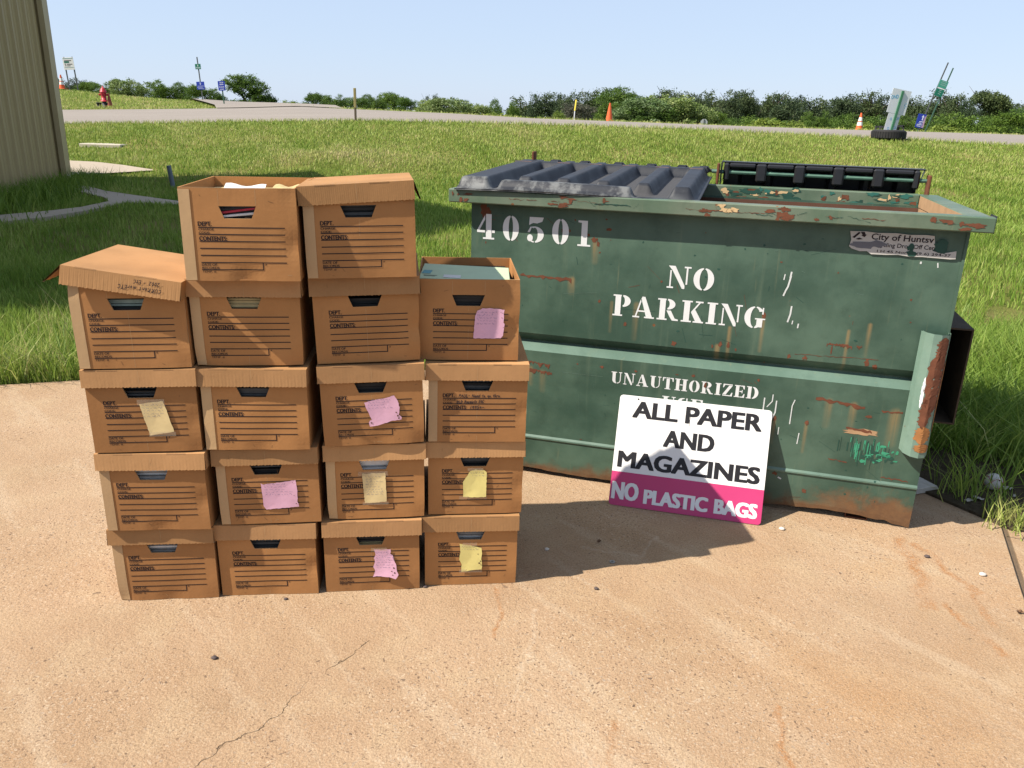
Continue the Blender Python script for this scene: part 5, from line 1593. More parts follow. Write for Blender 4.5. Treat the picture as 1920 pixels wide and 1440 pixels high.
def plant(key, name, u, vtop, vbase, wpx, y, label, cat, group=None, sink=0.0, rz=None):
    """vtop / vbase: where crown top and visible foot appear; y: distance"""
    b = at_y(u, vbase, y); t = at_y(u, vtop, y)
    h = t.z - b.z + sink
    w = wpx * y * .93 / FPX
    cr, tk = KIND[key]
    root = empty(name, (b.x, y, t.z - h), rz if rz is not None else random.uniform(-.5, .5))
    # crown meshes are about one unit high and about .8 wide
    xs = np.empty(len(cr.vertices) * 3); cr.vertices.foreach_get('co', xs); xs = xs.reshape(-1, 3)
    if key not in used: used[key] = (np.percentile(xs[:, 0], 98) - np.percentile(xs[:, 0], 2), np.percentile(xs[:, 2], 99.3))
    cw, ch = used[key]
    root.scale = (w / cw, w / cw, h / ch)
    tag(root, label, cat, group)
    for nm, me in (('crown', cr), ('trunk', tk)):
        o = bpy.data.objects.new(nm, me); COL.objects.link(o); o.parent = root
    return root
GP = 'dark pines along the right horizon'
GB = 'bushes along the edge beyond the road'
# far pines at the right
q = random.Random(77)
pines = []
tops = [(978, 190), (1000, 181), (1022, 182), (1042, 178), (1060, 184), (1076, 180), (1096, 176), (1118, 174), (1138, 172), (1155, 176), (1228, 176), (1248, 174), (1268, 180), (1284, 177), (1306, 183), (1328, 178), (1346, 190), (1362, 177), (1384, 176), (1402, 176), (1425, 186), (1440, 183), (1458, 183), (1476, 188), (1492, 187), (1512, 193), (1530, 190), (1548, 191), (1566, 188), (1584, 184), (1606, 182), (1628, 178), (1646, 183), (1700, 186), (1718, 194), (1750, 178), (1768, 184), (1786, 181), (1806, 190), (1856, 192), (1874, 196), (1892, 200), (1912, 203), (1935, 200), (1960, 196), (1990, 200)]
for i, (u, v) in enumerate(tops):
    y = q.uniform(104, 128)
    plant('pine%d' % (i % 5), 'pine_tree', u + q.uniform(-3, 3), v + q.uniform(-2, 2), 238 + (u - 960) * .024, q.uniform(44, 66), y, 'dark pine tree standing in the long treeline along the right horizon', 'tree', GP, sink=6.0, rz=q.uniform(0, 6))
plant('umbrella', 'pine_tree', 1838, 172, 262, 66, 108, 'flat topped pine rising above the treeline near the right edge', 'tree', sink=5)
# lower broadleaf screen in front of the pines
for i, (u, vt, w) in enumerate([(1012, 205, 60), (1380, 208, 70), (1420, 205, 66), (1560, 208, 70), (1600, 200, 70), (1655, 205, 70), (1690, 203, 60), (1740, 204, 80), (1800, 200, 90), (1850, 205, 80), (1330, 208, 60), (1460, 210, 60), (1510, 205, 60)]):
    plant('broad%d' % (i % 3), 'broadleaf_tree', u, vt + 16, 240 + (u - 960) * .02, w, 84 + 3 * (i % 4), 'mid green broadleaf tree standing in front of the distant pines', 'tree', 'broadleaf trees in front of the pines', sink=3)
# left of the dumpster axis: bushes on the crest beyond the road
def bush(key, u, vt, vb, w, y, label, cat='bush', nm='bush', sink=.5, grp=GB): plant(key, nm, u, vt - (2 if y < 80 else 0), vb, w * (1.22 if y < 80 else 1), y, label, cat, grp, sink)
bush('pine0', 118, 152, 170, 40, 110, 'dark pine far beyond the orange and white cone at left', 'tree', 'pine_tree', 5, 'far pines at the left horizon')
bush('pine2', 142, 150, 170, 34, 110, 'dark pine far behind the white two post sign', 'tree', 'pine_tree', 5, 'far pines at the left horizon')
bush('pine3', 158, 154, 170, 30, 110, 'small dark pine just right of the white two post sign', 'tree', 'pine_tree', 5, 'far pines at the left horizon')
bush('shrub0', 172, 157, 174, 44, 58, 'dark leafy bush behind the red hydrant at its left')
bush('shrub1', 202, 160, 178, 40, 56, 'dark leafy bush directly behind the red hydrant')
bush('pale0', 240, 152, 184, 46, 54, 'pale silvery bush right of the red hydrant')
bush('shrub0', 268, 166, 186, 28, 56, 'small dark bush at the right foot of the pale silvery bush')
bush('shrub1', 312, 155, 191, 56, 54, 'mid green bush on the crest between the pale bush and the signs')
bush('broad1', 344, 158, 192, 30, 54, 'narrow green bush left of the tall green sign post')
bush('shrub0', 385, 164, 198, 56, 52, 'dark round bush behind the green and blue signs')
bush('shrub1', 412, 170, 200, 30, 52, 'small dark bush left of the arrow sign')
plant('bigtree', 'broadleaf_tree', 461, 142, 196, 84, 54, 'large leaning dark green tree behind the blue arrow sign', 'tree', None, .6, 0.0)
bush('shrub1', 512, 186, 204, 30, 56, 'low green bush at the right foot of the leaning tree')
bush('lime', 546, 192, 205, 40, 58, 'sparse low weeds right of the leaning tree')
bush('shrub0', 592, 178, 204, 36, 60, 'bright green bush at the left end of the middle hedge')
bush('broad0', 612, 182, 205, 30, 66, 'dark green bush second in the middle hedge')
bush('shrub1', 636, 181, 206, 38, 62, 'rounded light green bush left of the wooden post')
bush('broad2', 672, 186, 208, 40, 66, 'loose green bush right behind the wooden post')
bush('broad1', 694, 180, 208, 30, 72, 'dark bush with two crowns right of the wooden post')
bush('broad0', 712, 188, 209, 30, 64, 'low green bush in the middle hedge')
bush('broad2', 741, 177, 211, 44, 70, 'taller grey green tree rising from the middle hedge', 'tree', 'broadleaf_tree')
bush('shrub0', 770, 187, 212, 44, 62, 'dark green bush right of the grey green hedge tree')
bush('pale1', 806, 190, 214, 44, 60, 'pale green bush at the left of the flowering hedge')
bush('pale0', 842, 187, 216, 62, 58, 'large pale leafy bush in the middle of the hedge')
bush('shrub1', 872, 192, 217, 40, 62, 'green bush right of the large pale bush')
bush('pale1', 898, 198, 219, 44, 60, 'low pale bush at the right end of the middle hedge')
bush('pine1', 802, 184, 214, 22, 100, 'small pine top above the middle hedge, left one', 'tree', 'pine_tree', 5, None)
bush('pine3', 816, 181, 214, 20, 100, 'small pine top above the middle hedge, right one', 'tree', 'pine_tree', 5, None)
bush('broad1', 932, 189, 222, 36, 90, 'grey green tree left of the first pines', 'tree', 'broadleaf_tree', 3)
bush('broad0', 962, 194, 224, 40, 88, 'dark green tree under the first pines', 'tree', 'broadleaf_tree', 3)
bush('lime', 940, 216, 226, 70, 50, 'low yellow green weeds at the roadside under the first pines')
bush('dry', 1080, 196, 226, 62, 62, 'bare grey brown brush behind the yellow marker post')
bush('lime', 1050, 212, 226, 26, 52, 'small lime shrub left of the yellow marker post')
plant('broad1', 'broadleaf_tree', 1172, 166, 230, 92, 56, 'bright green tree with a twiggy top behind the orange cone', 'tree', None, .6)
bush('shrub0', 1140, 196, 228, 40, 54, 'small green bush directly behind the orange cone')
bush('pale0', 1208, 188, 231, 84, 52, 'pale flowering bush right of the orange cone')
bush('pale1', 1258, 182, 234, 84, 52, 'largest pale bush beyond the road')
bush('shrub1', 1230, 204, 233, 70, 51, 'dark green bush beneath the two pale bushes')
bush('pale0', 1302, 200, 236, 56, 52, 'pale bush behind the back of the grey road sign')
bush('shrub0', 1340, 214, 238, 50, 54, 'dark low bush right of the grey road sign')
bush('lime', 1450, 226, 242, 70, 48, 'lime green weeds along the far road edge')
bush('lime', 1494, 230, 243, 40, 48, 'small clump of lime weeds left of the dark round bush')
bush('shrub1', 1534, 212, 244, 36, 50, 'dark round bush left of the striped cone')
bush('lime', 1622, 232, 247, 40, 48, 'lime shrub right of the striped cone')
bush('lime', 1778, 238, 251, 60, 48, 'lime weeds right of the leaning sign posts')
bush('shrub0', 1888, 214, 254, 70, 40, 'dark green bush near the right edge beyond the road')
bush('shrub1', 1938, 206, 256, 60, 42, 'dark green bush cut by the right edge')

# ------------------------------------------------------------------ roadside things
def cone_thing(loc, h, label, stripes, mats, rx=0.0, group=None):
    e = empty('traffic_cone', loc, 0, rx, 0); tag(e, label, 'cone', group)
    mb = MB(); b = .20 * h / .71
    mb.cbox(-b, b, -b, b, 0, .03 * h / .71, .006); mb.build('base', mats[1] if len(mats) > 2 else mats[0], e)
    mb = MB(); s = h / .71
    rad = lambda z: .145 - (.145 - .030) * (z - .03) / .68
    zs = [.03, .22, .36, .40, .54, .71]
    for k, (a, c) in enumerate(zip(zs, zs[1:])):
        mi = 1 if (stripes and k in (1, 3)) else 0
        V = []; n = 20
        for z in (a, c):
            for i in range(n): V.append((rad(z) * s * math.cos(2 * PI * i / n), rad(z) * s * math.sin(2 * PI * i / n), z * s))
        mb.add(V, [(i, (i + 1) % n, n + (i + 1) % n, n + i) for i in range(n)], mi)
    mb.add([(.03 * s * math.cos(2 * PI * i / 12), .03 * s * math.sin(2 * PI * i / 12), .71 * s) for i in range(12)], [tuple(range(12))])
    mb.build('cone_body', [mats[0], M_SIGNW], e)
    return e
M_ORANGE = plain('cone_orange', (.75, .13, .035), .5, .1, 10)
M_OLDCONE = plain('faded_cone', (.30, .085, .055), .8, .25, 10)
p = at_y(1142, 228, 33.5); cone_thing(p, .70, 'plain orange traffic cone beyond the road in front of the green tree', False, [M_ORANGE])
p = at_y(1610, 246, 33); cone_thing(p, .68, 'orange and white striped traffic cone beyond the road at right', True, [M_ORANGE, M_ORANGE])
p = at_y(117, 167, 44); cone_thing(p, .70, 'orange and white striped traffic cone on the crest beside the building', True, [M_ORANGE, M_ORANGE])
# hydrant
p = on_ground(197, 200, 31.5); p = at_y(197, 200, 33); p.z = gz(p.x, 33)
HY = empty('fire_hydrant', p, R(20)); HY.scale = (.93, .93, .93); tag(HY, 'red fire hydrant with a black base on the lawn across the road', 'hydrant')
M_HRED = plain('hydrant_red', (.50, .035, .05), .4, .12, 10); M_HBLK = plain('hydrant_black', (.03, .028, .03), .6, .2, 20)
mb = MB(); mb.lathe([(.10, -.05), (.10, .14), (.085, .16), (.085, .20)], 20); mb.build('standpipe', M_HBLK, HY, True)
mb = MB(); mb.lathe([(.145, .20), (.145, .245), (.10, .25), (.098, .50), (.115, .52), (.115, .56), (.10, .57)], 24); mb.build('barrel', M_HRED, HY, True)
mb = MB(); mb.lathe([(.135, .57), (.135, .60), (.115, .62), (.10, .68), (.06, .73), (.03, .745), (.025, .80), (.018, .81)], 24); mb.build('bonnet', M_HRED, HY, True)
for a, L, rd in ((0, .17, .05), (180, .17, .05), (-90, .16, .065)):
    mb = MB(); d = Vector((math.cos(R(a)), math.sin(R(a)), 0))
    mb.tube([d * .06 + Vector((0, 0, .46)), d * (L - .03) + Vector((0, 0, .46))], rd * .8, 12); mb.tube([d * (L - .035) + Vector((0, 0, .46)), d * L + Vector((0, 0, .46))], rd, 8); mb.tube([d * L + Vector((0, 0, .46)), d * (L + .025) + Vector((0, 0, .46))], .018, 5)
    mb.build('outlet_cap', M_HRED, HY)
p2 = at_y(206.5, 200, 33.0); p2.z = gz(p2.x, 33.0)
cone_thing(p2, .50, 'faded brown cone standing against the red hydrant', False, [M_OLDCONE])
p3 = at_y(186, 199, 33.2); p3.z = gz(p3.x, 33.2)
mb = MB(); mb.lathe([(.07, -.02), (.08, .05), (.10, .11), (.115, .12), (.10, .13), (.02, .135)], 14)
o = mb.build('valve_cap', M_HBLK, smooth=True); o.location = p3; tag(o, 'small dark valve cap in the grass left of the red hydrant', 'valve cap')

def post(mb, x, z0, z1, r_=.025, y=0.0): mb.box(x - r_, x + r_, y - r_ * .6, y + r_ * .6, z0, z1)
M_POSTG = plain('green_post', (.05, .12, .08), .6, .3, 15); M_POSTD = plain('dark_post', (.09, .10, .10), .6, .3, 15)
M_SGREEN = plain('sign_green', (.012, .16, .10), .5, .1, 10); M_SBLUE = plain('sign_blue', (.018, .045, .36), .5, .12, 10)
M_SFADE = plain('sign_faded', (.30, .42, .40), .6, .2, 8); M_SGREY = plain('sign_back_grey', (.45, .46, .47), .5, .12, 12)
# white sign on two posts at far left
y = 44.5; p = at_y(138, 168, y)
sc_ = y * .93 / FPX
WS = empty('white_notice_sign', (p.x, y, gz(p.x, y) - .05), R(4), 0, -R(3)); tag(WS, 'white notice sign on two dark posts on the crest at far left', 'sign')
hb = at_y(138, 131, y).z - WS.location.z; ht = at_y(138, 108, y).z - WS.location.z
for x in (-.20, .22):
    mb = MB(); post(mb, x, -.1, ht + .03, .028, .03); mb.build('post', M_POSTD, WS)
mb = MB(); mb.cbox(-.27, .27, -.008, .008, hb, ht, .004)
H_ = ht - hb
yb = -.010
mb.rect2(-.25, ht - .12 * H_, .25, ht - .05 * H_, yb, 1)
mb.text('RECYCLING', -.20, ht - .30 * H_, .20, ht - .22 * H_, yb, 2) if False else mb.rect2(-.20, ht - .29 * H_, .16, ht - .23 * H_, yb, 2)
mb.rect2(-.21, ht - .44 * H_, .04, ht - .31 * H_, yb - .002, 3)
mb.rect2(-.19, ht - .58 * H_, -.14, ht - .50 * H_, yb, 2); mb.rect2(-.09, ht - .58 * H_, .19, ht - .52 * H_, yb, 2)
mb.rect2(-.18, ht - .71 * H_, -.13, ht - .63 * H_, yb, 2); mb.rect2(-.09, ht - .71 * H_, .08, ht - .65 * H_, yb, 2)
mb.rect2(-.23, ht - .84 * H_, .24, ht - .79 * H_, yb, 1)
mb.build('sign_panel', [M_SIGNW, M_SFADE, M_PRINT, M_SGREEN], WS)
# green over blue sign on a tall post
y = 42.0; p = at_y(381, 190, y)
GS = empty('direction_sign', (p.x, y, p.z - .2), R(-3), 0, R(-3.0)); tag(GS, 'tall post with a small green sign above a blue up arrow sign', 'sign')
z_ = lambda v: at_y(379, v, y).z - GS.location.z
mb = MB(); post(mb, 0, -.2, z_(107), .025); mb.build('post', M_POSTD, GS)
mb = MB(); mb.cbox(-.14, .14, -.035, -.02, z_(130), z_(120), .003); mb.rect2(-.12, z_(128.5), .12, z_(126), -.037, 1); mb.rect2(-.015, z_(124.5), .015, z_(121.5), -.037, 2)
mb.build('green_panel', [M_SGREEN, M_SFADE, M_SIGNW], GS)
mb = MB(); a, b = z_(168), z_(153.2); mb.cbox(-.20, .20, -.035, -.02, a, b, .003)
c = (b - a)
mb.poly2([(-.02, b - .42 * c), (.02, b - .42 * c), (.02, b - .22 * c), (.05, b - .22 * c), (0, b - .06 * c), (-.05, b - .22 * c), (-.02, b - .22 * c)], -.037, 1)
for k, (l, r_) in enumerate(((-.15, .16), (-.17, .10), (-.13, .15))): mb.rect2(l, b - (.58 + .15 * k) * c, r_, b - (.53 + .15 * k) * c, -.037, 1)
mb.build('blue_panel', [M_SBLUE, plain('sign_lettering', (.45, .50, .68), .5)], GS)
# blue arrow sign
y = 34.0; p = at_y(421, 198, y)
AS = empty('arrow_sign', (p.x, y, gz(p.x, y) - .02), R(-2), 0, R(-3)); tag(AS, 'blue sign with left and right arrows on a short post beside the road', 'sign')
z_ = lambda v: at_y(420, v, y).z - AS.location.z
mb = MB(); post(mb, 0, -.2, z_(153), .022); mb.build('post', M_POSTG, AS)
a, b = z_(170), z_(152); c = b - a
mb = MB(); mb.slab2([(x - .14, zz + a) for x, zz in rounded(.28, c, .02)], -.03, -.016, 0)
mb.text('SALES', -.07, b - .24 * c, .08, b - .12 * c, -.032, 1, .02)
mb.text('TO TRUCK', -.10, b - .66 * c, .11, b - .54 * c, -.032, 1, .02) if False else mb.text('IN BACK', -.10, b - .68 * c, .11, b - .56 * c, -.032, 1, .02)
for zz, s in ((b - .38 * c, 1), (b - .85 * c, -1)):
    mb.poly2([(s * -.09, zz), (s * -.04, zz + .05 * c), (s * -.04, zz + .025 * c), (s * .08, zz + .025 * c), (s * .08, zz - .025 * c), (s * -.04, zz - .025 * c), (s * -.04, zz - .05 * c)], -.032, 1)
mb.build('sign_panel', [M_SBLUE, plain('arrow_white', (.75, .77, .82), .5)], AS)
# wooden post at the near road edge
p = on_ground(667, 229, 20); b = at_y(667, 165, p.y)
mb = MB(); h_ = b.z - p.z
mb.cbox(-.028, .028, -.028, .028, -.2, h_ * .42, .006, 1); mb.cbox(-.034, .034, -.034, .034, h_ * .42, h_, .008, 0)
o = mb.build('marker_post', [plain('yellowed_wood', (.33, .27, .11), .8, .3, 12), plain('dark_wood', (.13, .10, .07), .9, .3, 12)]); o.location = p
tag(o, 'weathered tan marker post at the near road edge', 'post')
# yellow marker beyond the road
p = at_y(1076, 224, 33.5); b = at_y(1079, 187, 33.5)
mb = MB(); h_ = b.z - p.z
mb.tube([(0, 0, -.2), (.02, 0, h_ * .45)], .022, 10, 1); mb.tube([(.02, 0, h_ * .45), (.06, 0, h_)], .032, 10, 0)
o = mb.build('marker_post', [plain('marker_yellow', (.62, .50, .06), .5, .12, 8), M_SGREY], smooth=True); o.location = p
tag(o, 'leaning yellow tipped marker post beyond the road', 'post')
# back of an octagonal road sign
y = 50.0; p = at_y(1320, 230, y); s = 6.6 * y * .93 / FPX
OS = empty('road_sign', (p.x, y, p.z)); tag(OS, 'grey back of an octagonal road sign in front of the pale bushes', 'sign')
mb = MB(); q8 = [(s * math.cos(R(22.5 + 45 * k)) * 1.08, s * math.sin(R(22.5 + 45 * k)) * 1.08) for k in range(8)]; mb.slab2(q8, 0, .01, 0); mb.build('sign_panel', M_SGREY, OS)
mb = MB(); mb.box(-.03, .03, -.03, -.002, -2.5, s * .9); mb.build('post', M_POSTD, OS)
# board sign standing in a truck tyre
tp = on_ground(1665, 262, 22); tp.y = max(tp.y, 23.4); tp = Vector((at_y(1665, 258, tp.y).x, tp.y, gz(at_y(1665, 258, tp.y).x, tp.y)))
M_TYRE = plain('tyre_rubber', (.022, .021, .021), .75, .3, 20)
TS = empty('tyre_sign', tp, R(8)); tag(TS, 'board sign with green post standing in a tyre at the near road edge', 'sign')
k_ = tp.y * .93 / FPX
tr_ = 31 * k_
mb = MB(); thk = .27
prof = []
for a in range(0, 361, 20): prof.append((tr_ - .11 + .11 * math.copysign(abs(math.cos(R(a))) ** .6, math.cos(R(a))), thk / 2 + thk / 2 * math.copysign(abs(math.sin(R(a))) ** .6, math.sin(R(a)))))
V = []; F = []; n = 40
for r_, z in prof:
    for i in range(n): V.append((r_ * math.cos(2 * PI * i / n), r_ * math.sin(2 * PI * i / n), z))
for j in range(len(prof) - 1):
    for i in range(n): F.append((j * n + i, j * n + (i + 1) % n, (j + 1) * n + (i + 1) % n, (j + 1) * n + i))
mb.add(V, F)
for i in range(n):
    a = 2 * PI * i / n
    mb.X = Matrix.Rotation(a, 4, 'Z'); mb.box(tr_ - .006, tr_ + .008, -.03, .03, .05, .22)
mb.X = Matrix(); mb.build('tyre', M_TYRE, TS)
mb = MB(); mb.lathe([(tr_ * .62, .02), (tr_ * .62, .20)], 24); mb.build('tyre_filling', plain('old_concrete', (.33, .31, .28), .9, .2, 12), TS)
lean = R(8.5)
fr = bpy.data.objects.new('sign_frame', None)
X0 = Matrix.Translation((.02, 0, .18)) @ Matrix.Rotation(lean, 4, 'Y')
L_ = 79 * k_
mb = MB(); mb.X = X0; mb.box(-.035, .035, -.07, -.04, -.1, L_ - .03); mb.build('post', plain('post_green_paint', (.07, .22, .12), .5, .15, 12), TS)
bw = 26 * k_
up = [(-.34, L_ * .47), (.28, L_ * .44), (.28, L_), (-.34, L_)]
M_FILM = plain('white_film', (.74, .76, .79), .5, .05, 6); M_FB = plain('film_blue_print', (.10, .45, .72), .5)
mb = MB(); mb.X = X0
mb.slab2([(-.30, L_ * .45), (.27, L_ * .45), (.27, L_), (-.30, L_)], -.038, -.03, 0)
mb.X = X0 @ Matrix.Translation((-.28, 0, L_ * .75)) @ Matrix.Rotation(-R(14), 4, 'Y'); mb.text('OND', 0, 0, .22, .10, -.0405, 1, .01)
mb.X = X0
for a, b in ((.17, .66), (.20, .70), (.22, .64), (.19, .60)): mb.rect2(a, L_ * b, a + .018, L_ * b + .03, -.0405, 1)
mb.build('upper_board', [M_FILM, M_FB], TS)
mb = MB(); mb.X = X0
mb.slab2([(-.22, .04), (.15, .04), (.15, L_ * .447), (-.22, L_ * .447)], -.036, -.028, 0)
for t_, xx, zz, w_ in (('O', -.13, L_ * .28, .06), ('DII', .05, L_ * .31, .095), ('O', -.13, L_ * .06, .06), ('DI', .05, L_ * .10, .085)):
    mb.X = X0 @ Matrix.Translation((xx, 0, zz)) @ Matrix.Rotation(-R(12), 4, 'Y'); mb.text(t_, 0, 0, w_, .075, -.0385, 1, .01)
mb.build('lower_board', [M_FILM, M_FB], TS)
# dark frame standing behind it
y = 33.0; p = at_y(1668, 250, y); k2 = y * .93 / FPX
mb = MB()
for x0_, x1_, z0_, z1_ in ((-.42, -.36, 0, .20), (.12, .18, 0, .30), (.46, .52, 0, .30), (.12, .52, .24, .32), (-.42, -.12, .20, .27)):
    mb.box(x0_, x1_, -.03, .03, z0_, z1_); mb.box(x0_, x1_, .40, .46, z0_, z1_)
mb.box(.18, .52, -.02, .42, .25, .31)
o = mb.build('steel_stand', plain('dark_frame_steel', (.06, .058, .06), .6, .3, 12)); o.location = p
tag(o, 'low dark steel stand on the verge behind the board sign in the tyre', 'stand')
# leaning double post with two green panels, and a blue sign
y = 33.0; k2 = y * .93 / FPX
pb = at_y(1715, 251, y)
LS = empty('leaning_sign', (pb.x, y, pb.z - .3), 0, 0, R(15.2)); tag(LS, 'two leaning posts carrying two green panels near the right edge', 'sign')
H_ = (at_y(1748, 111, y) - LS.location).length
for x, h_ in ((0.0, H_), (.27, H_ * .96)):
    mb = MB(); post(mb, x, -.1, h_, .022); mb.build('post', M_POSTD if x == 0 else M_POSTG, LS)
mb = MB(); mb.cbox(-.02, .32, -.035, -.022, H_ * .70, H_ * .79, .003); 
for k in range(3): mb.rect2(.05, H_ * (.775 - .022 * k), .27, H_ * (.781 - .022 * k), -.037, 1)
mb.build('green_panel', [plain('faded_green_panel', (.06, .30, .22), .5, .2, 8), M_SFADE], LS)
mb = MB(); mb.cbox(-.02, .30, -.035, -.022, H_ * .595, H_ * .685, .003)
for k in range(3): mb.rect2(.10, H_ * (.668 - .022 * k), .20, H_ * (.674 - .022 * k), -.037, 1)
mb.build('green_panel', [M_SGREEN, M_SFADE], LS)
mb = MB(); mb.cbox(.0, .30, -.030, -.022, H_ * .687, H_ * .698, .002); mb.build('white_panel', M_SIGNW, LS)
y = 32.2; pb = at_y(1717, 251, y)
BS = empty('blue_sign', (pb.x, y, pb.z - .2), 0, 0, R(7)); tag(BS, 'blue up arrow sign half faded, beside the leaning posts at right', 'sign')
mb = MB(); post(mb, 0, -.1, .95, .020); mb.build('post', M_POSTG, BS)
mb = MB(); a, b = .43, .93; c = b - a; mb.slab2([(x - .15, zz + a) for x, zz in rounded(.32, c, .02)], -.03, -.018, 0)
mb.poly2([(.03, b - .45 * c), (.07, b - .45 * c), (.07, b - .22 * c), (.10, b - .22 * c), (.05, b - .06 * c), (0, b - .22 * c), (.03, b - .22 * c)], -.032, 1)
for k, (l, r_) in enumerate(((-.04, .12), (-.05, .06), (-.11, .10), (-.10, .05))): mb.rect2(l, b - (.58 + .11 * k) * c, r_, b - (.53 + .11 * k) * c, -.032, 1)
mb.poly2([(.17, a + .02), (.17, b - .02), (.12, b - .1), (.09, b - .3), (.12, a + .1), (.06, a + .02)], -.031, 2)
mb.build('sign_panel', [M_SBLUE, plain('pale_arrow', (.72, .74, .85), .5), plain('peeled_pink', (.45, .30, .40), .6, .2, 10)], BS)

# ------------------------------------------------------------------ things on the lawn
p = on_ground(196, 272, 16)
mb = MB(); mb.cbox(-.50, .55, -.26, .26, -.14, .035, .015)
o = mb.build('concrete_slab', plain('pale_concrete', (.52, .47, .38), .9, .12, 8, bump=.2)); o.location = p; o.rotation_euler.z = R(-3)
tag(o, 'pale concrete slab half sunk in the grass bank at left', 'slab')
p = on_ground(326, 352, 10)
mb = MB(); mb.tube([(0, 0, -.1), (-.05, -.02, .42)], .045, 14, cap=False); mb.tube([(0, 0, -.1), (-.05, -.02, .42)], .038, 14, cap=True)
o = mb.build('pipe_stub', plain('grey_pvc', (.16, .19, .22), .5, .15, 10), smooth=True); o.location = p
tag(o, 'short grey pipe sticking out of the lawn behind the boxes', 'pipe')
# dry clump at pad edge and other tufts
def tuft(u, v, n, h, tone, label, spread=.10, nm='grass_clump', wd=.005, lean=(.3, 1.1)):
    d = ray(u, v); p = Vector((0, 0, EYE)) + d * (-EYE / d.z)
    P = np.stack([rng.normal(0, spread, n), rng.normal(0, spread * .8, n), np.zeros(n)], 1)
    o = blades(P, rng.uniform(h * .4, h, n), rng.uniform(wd * .6, wd * 1.2, n), rng.uniform(*lean, n), np.clip(rng.normal(tone, .12, n), 0, 1), nm)
    o.location = p; tag(o, label, 'grass clump')
tuft(52, 690, 420, .20, .72, 'dry yellow green grass clump at the pad edge at far left', .11)
tuft(150, 640, 70, .46, .78, 'tall thin seed stalks bending over the pad edge at left', .12, 'grass_stalks', .003, (.3, .9))
tuft(1898, 985, 130, .16, .66, 'small dry grass tuft at the joint in the concrete at right', .05)
tuft(1800, 930, 60, .26, .45, 'thin green grass tuft beside the dumpster foot', .05)

# litter at the right
def floor_pt(u, v, z=0.0):
    d = ray(u, v); return Vector((0, 0, EYE)) + d * ((z - EYE) / d.z)
p = floor_pt(1858, 922)
mb = MB()
n = 24; V = []; F = []
for j in range(13):
    for i in range(n):
        th, ph = PI * j / 12, 2 * PI * i / n
        V.append((.037 * math.sin(th) * math.cos(ph), .037 * math.sin(th) * math.sin(ph), .037 * math.cos(th)))
for j in range(12):
    for i in range(n): F.append((j * n + i, j * n + (i + 1) % n, (j + 1) * n + (i + 1) % n, (j + 1) * n + i))
mb.add(V, F)
for sg in (1, -1):
    c = []
    for i in range(41):
        t = 2 * PI * i / 40
        q_ = Vector((math.cos(t) * .9 + .1 * sg, math.sin(t) * .9, .62 * sg * math.cos(2 * t) + .1)).normalized() * .0374
        c.append(q_)
    mb.tube(c, .0011, 5, 1, False)
mb.add([(.037 * math.sin(R(35)) * .99 * math.cos(R(-80 + k * .1)) + .004 * math.cos(k), -.0345 + .002, .019 + .004 * math.sin(k)) for k in range(6)], [tuple(range(6))], 2)
o = mb.build('baseball', [plain('worn_white_leather', (.66, .62, .58), .6, .12, 30), plain('red_stitching', (.45, .06, .08), .7), M_PRINT], smooth=True)
o.location = p + Vector((0, 0, .049)); tag(o, 'dirty white baseball on the ground right of the dumpster', 'ball')
M_SCRAP = plain('scrap_paper', (.56, .52, .46), .85, .25, 40)
def scrap(u, v, s, rz, label, mat=None, z=.004, asp=.6):
    q = random.Random(u); mb = MB(); n = 6
    V = [(s * (i / n - .5) * (1 + .15 * q.uniform(-1, 1)), s * asp * (j / n - .5) * (1 + .25 * q.uniform(-1, 1)), .012 * (s / .06) * abs(math.sin(i * 1.1 + u) * math.cos(j * .9))) for j in range(n + 1) for i in range(n + 1)]
    F = [(j * (n + 1) + i, j * (n + 1) + i + 1, (j + 1) * (n + 1) + i + 1, (j + 1) * (n + 1) + i) for j in range(n) for i in range(n)]
    mb.add(V, F)
    o = mb.build('paper_scrap', mat or M_SCRAP); o.location = floor_pt(u, v) + Vector((0, 0, z)); o.rotation_euler.z = R(rz)
    o.location.z += .012; tag(o, label, 'litter', 'paper scraps beside the dumpster')
scrap(1888, 922, .045, 10, 'white paper scrap just right of the baseball')
scrap(1832, 941, .040, -40, 'pale torn scrap lying left below the baseball')
scrap(1815, 945, .035, 30, 'small grey scrap leftmost of the litter by the grass')
scrap(1900, 936, .030, 60, 'tiny white scrap below the baseball near the right edge', asp=.3)
mb = MB()
for k in range(4): mb.cbox(-.06 + .004 * k, .08 - .005 * k, -.10, .10, .004 + .006 * k, .009 + .006 * k, .001, 0)
mb.X = Matrix.Translation((.0, .06, .03)) @ Matrix.Rotation(R(62), 4, 'X'); mb.cbox(-.05, .06, 0, .14, 0, .004, .001, 1)
o = mb.build('magazine_pile', [M_SCRAP, plain('magazine_cover', (.36, .25, .17), .5, .4, 18)]); o.location = floor_pt(1712, 926) + Vector((.02, .10, 0)); o.rotation_euler.z = R(20)
tag(o, 'small pile of magazines slumped behind the dumpster corner', 'magazines')
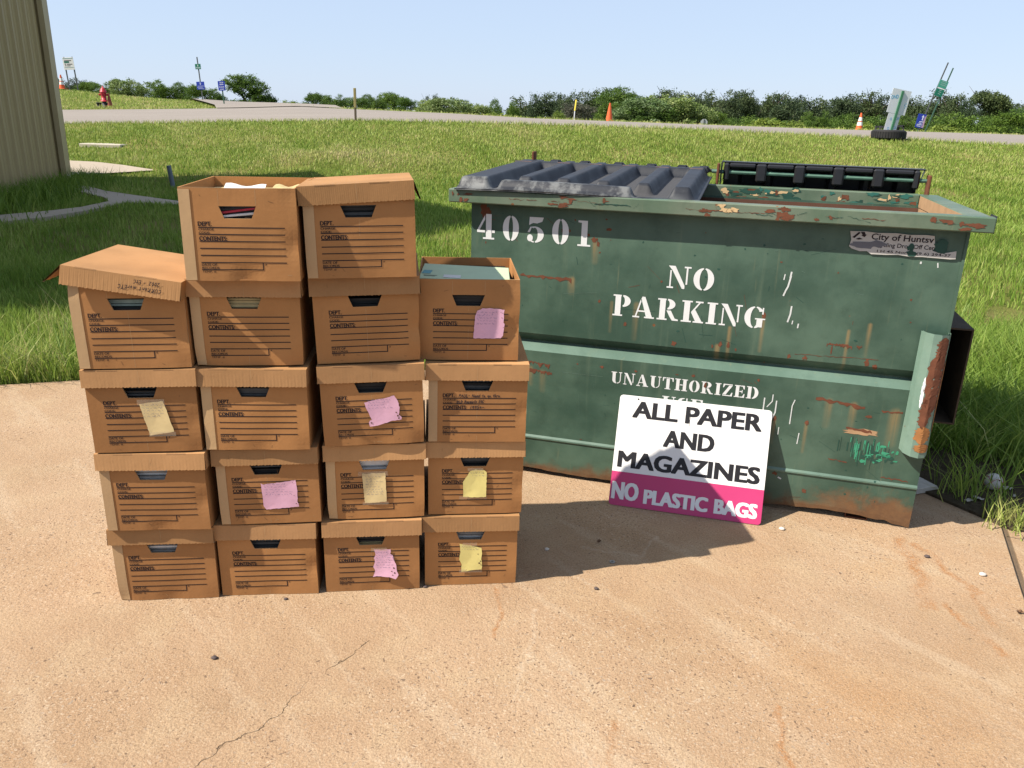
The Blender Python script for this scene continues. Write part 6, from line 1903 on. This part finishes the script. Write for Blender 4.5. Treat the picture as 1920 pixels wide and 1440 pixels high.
# pebbles and bits on the pad
def pebble(u, v, r_, mat, label, flat=.6):
    q = random.Random(u + v); mb = MB(); n = 10; V = []; F = []
    for j in range(7):
        for i in range(n):
            th, ph = PI * j / 6, 2 * PI * i / n; s = r_ * q.uniform(.85, 1.1)
            V.append((s * math.sin(th) * math.cos(ph) * 1.2, s * math.sin(th) * math.sin(ph), s * flat * math.cos(th)))
    for j in range(6):
        for i in range(n): F.append((j * n + i, j * n + (i + 1) % n, (j + 1) * n + (i + 1) % n, (j + 1) * n + i))
    mb.add(V, F); o = mb.build('pebble', mat, smooth=True); o.location = floor_pt(u, v) + Vector((0, 0, r_ * flat * .8)); tag(o, label, 'pebble', 'pebbles on the concrete')
M_PEBW = plain('pale_stone', (.66, .60, .52), .9, .2, 60); M_PEBD = plain('dark_stone', (.10, .075, .07), .9, .3, 60)
pebble(1466, 993, .010, M_PEBW, 'pale pebble on the concrete below the right corner of the paper sign')
pebble(1842, 1079, .011, M_PEBW, 'pale pebble on the concrete near the joint at right')
pebble(1738, 1045, .009, M_PEBD, 'dark pebble on the rust stain right of the dumpster')
pebble(1025, 1031, .008, M_PEBW, 'white pebble in the shadow right of the boxes')
pebble(1118, 1105, .007, M_PEBD, 'dark crumb on the sunlit concrete just beyond the box shadow')
pebble(797, 1101, .007, M_PEBD, 'dark crumb at the foot of the two right stacks')
pebble(536, 1124, .006, M_PEBD, 'small dark crumb in front of the second stack')
pebble(402, 1235, .008, M_PEBD, 'dark pebble lodged in the concrete crack at lower left')
p = floor_pt(1148, 1054)
mb = MB(); mb.lathe([(.010, 0), (.010, .002), (.004, .002), (.004, 0)], 16)
o = mb.build('washer', plain('dull_zinc', (.32, .33, .34), .4, .2, 60, metal=.6), smooth=False); o.location = p + Vector((0, 0, .001)); tag(o, 'flat steel washer lying in the box shadow on the concrete', 'washer')
def leaf(u, v, s, rz, label):
    mb = MB(); V = [(0, 0, .002)]; n = 14
    for k in range(n):
        a = 2 * PI * k / n; r_ = s * (1 + .35 * math.cos(5 * a)); V.append((r_ * math.cos(a), r_ * .6 * math.sin(a), .003 + .008 * abs(math.sin(2 * a))))
    mb.add(V, [(0, 1 + k, 1 + (k + 1) % n) for k in range(n)]); o = mb.build('dead_leaf', plain('brown_leaf', (.16, .085, .045), .8, .3, 50)); o.location = floor_pt(u, v); o.rotation_euler.z = R(rz); tag(o, label, 'leaf')
leaf(1912, 1150, .012, 20, 'dead brown leaf at the right edge of the concrete')
leaf(1123, 1017, .010, 50, 'small dead leaf in the box shadow above the washer')
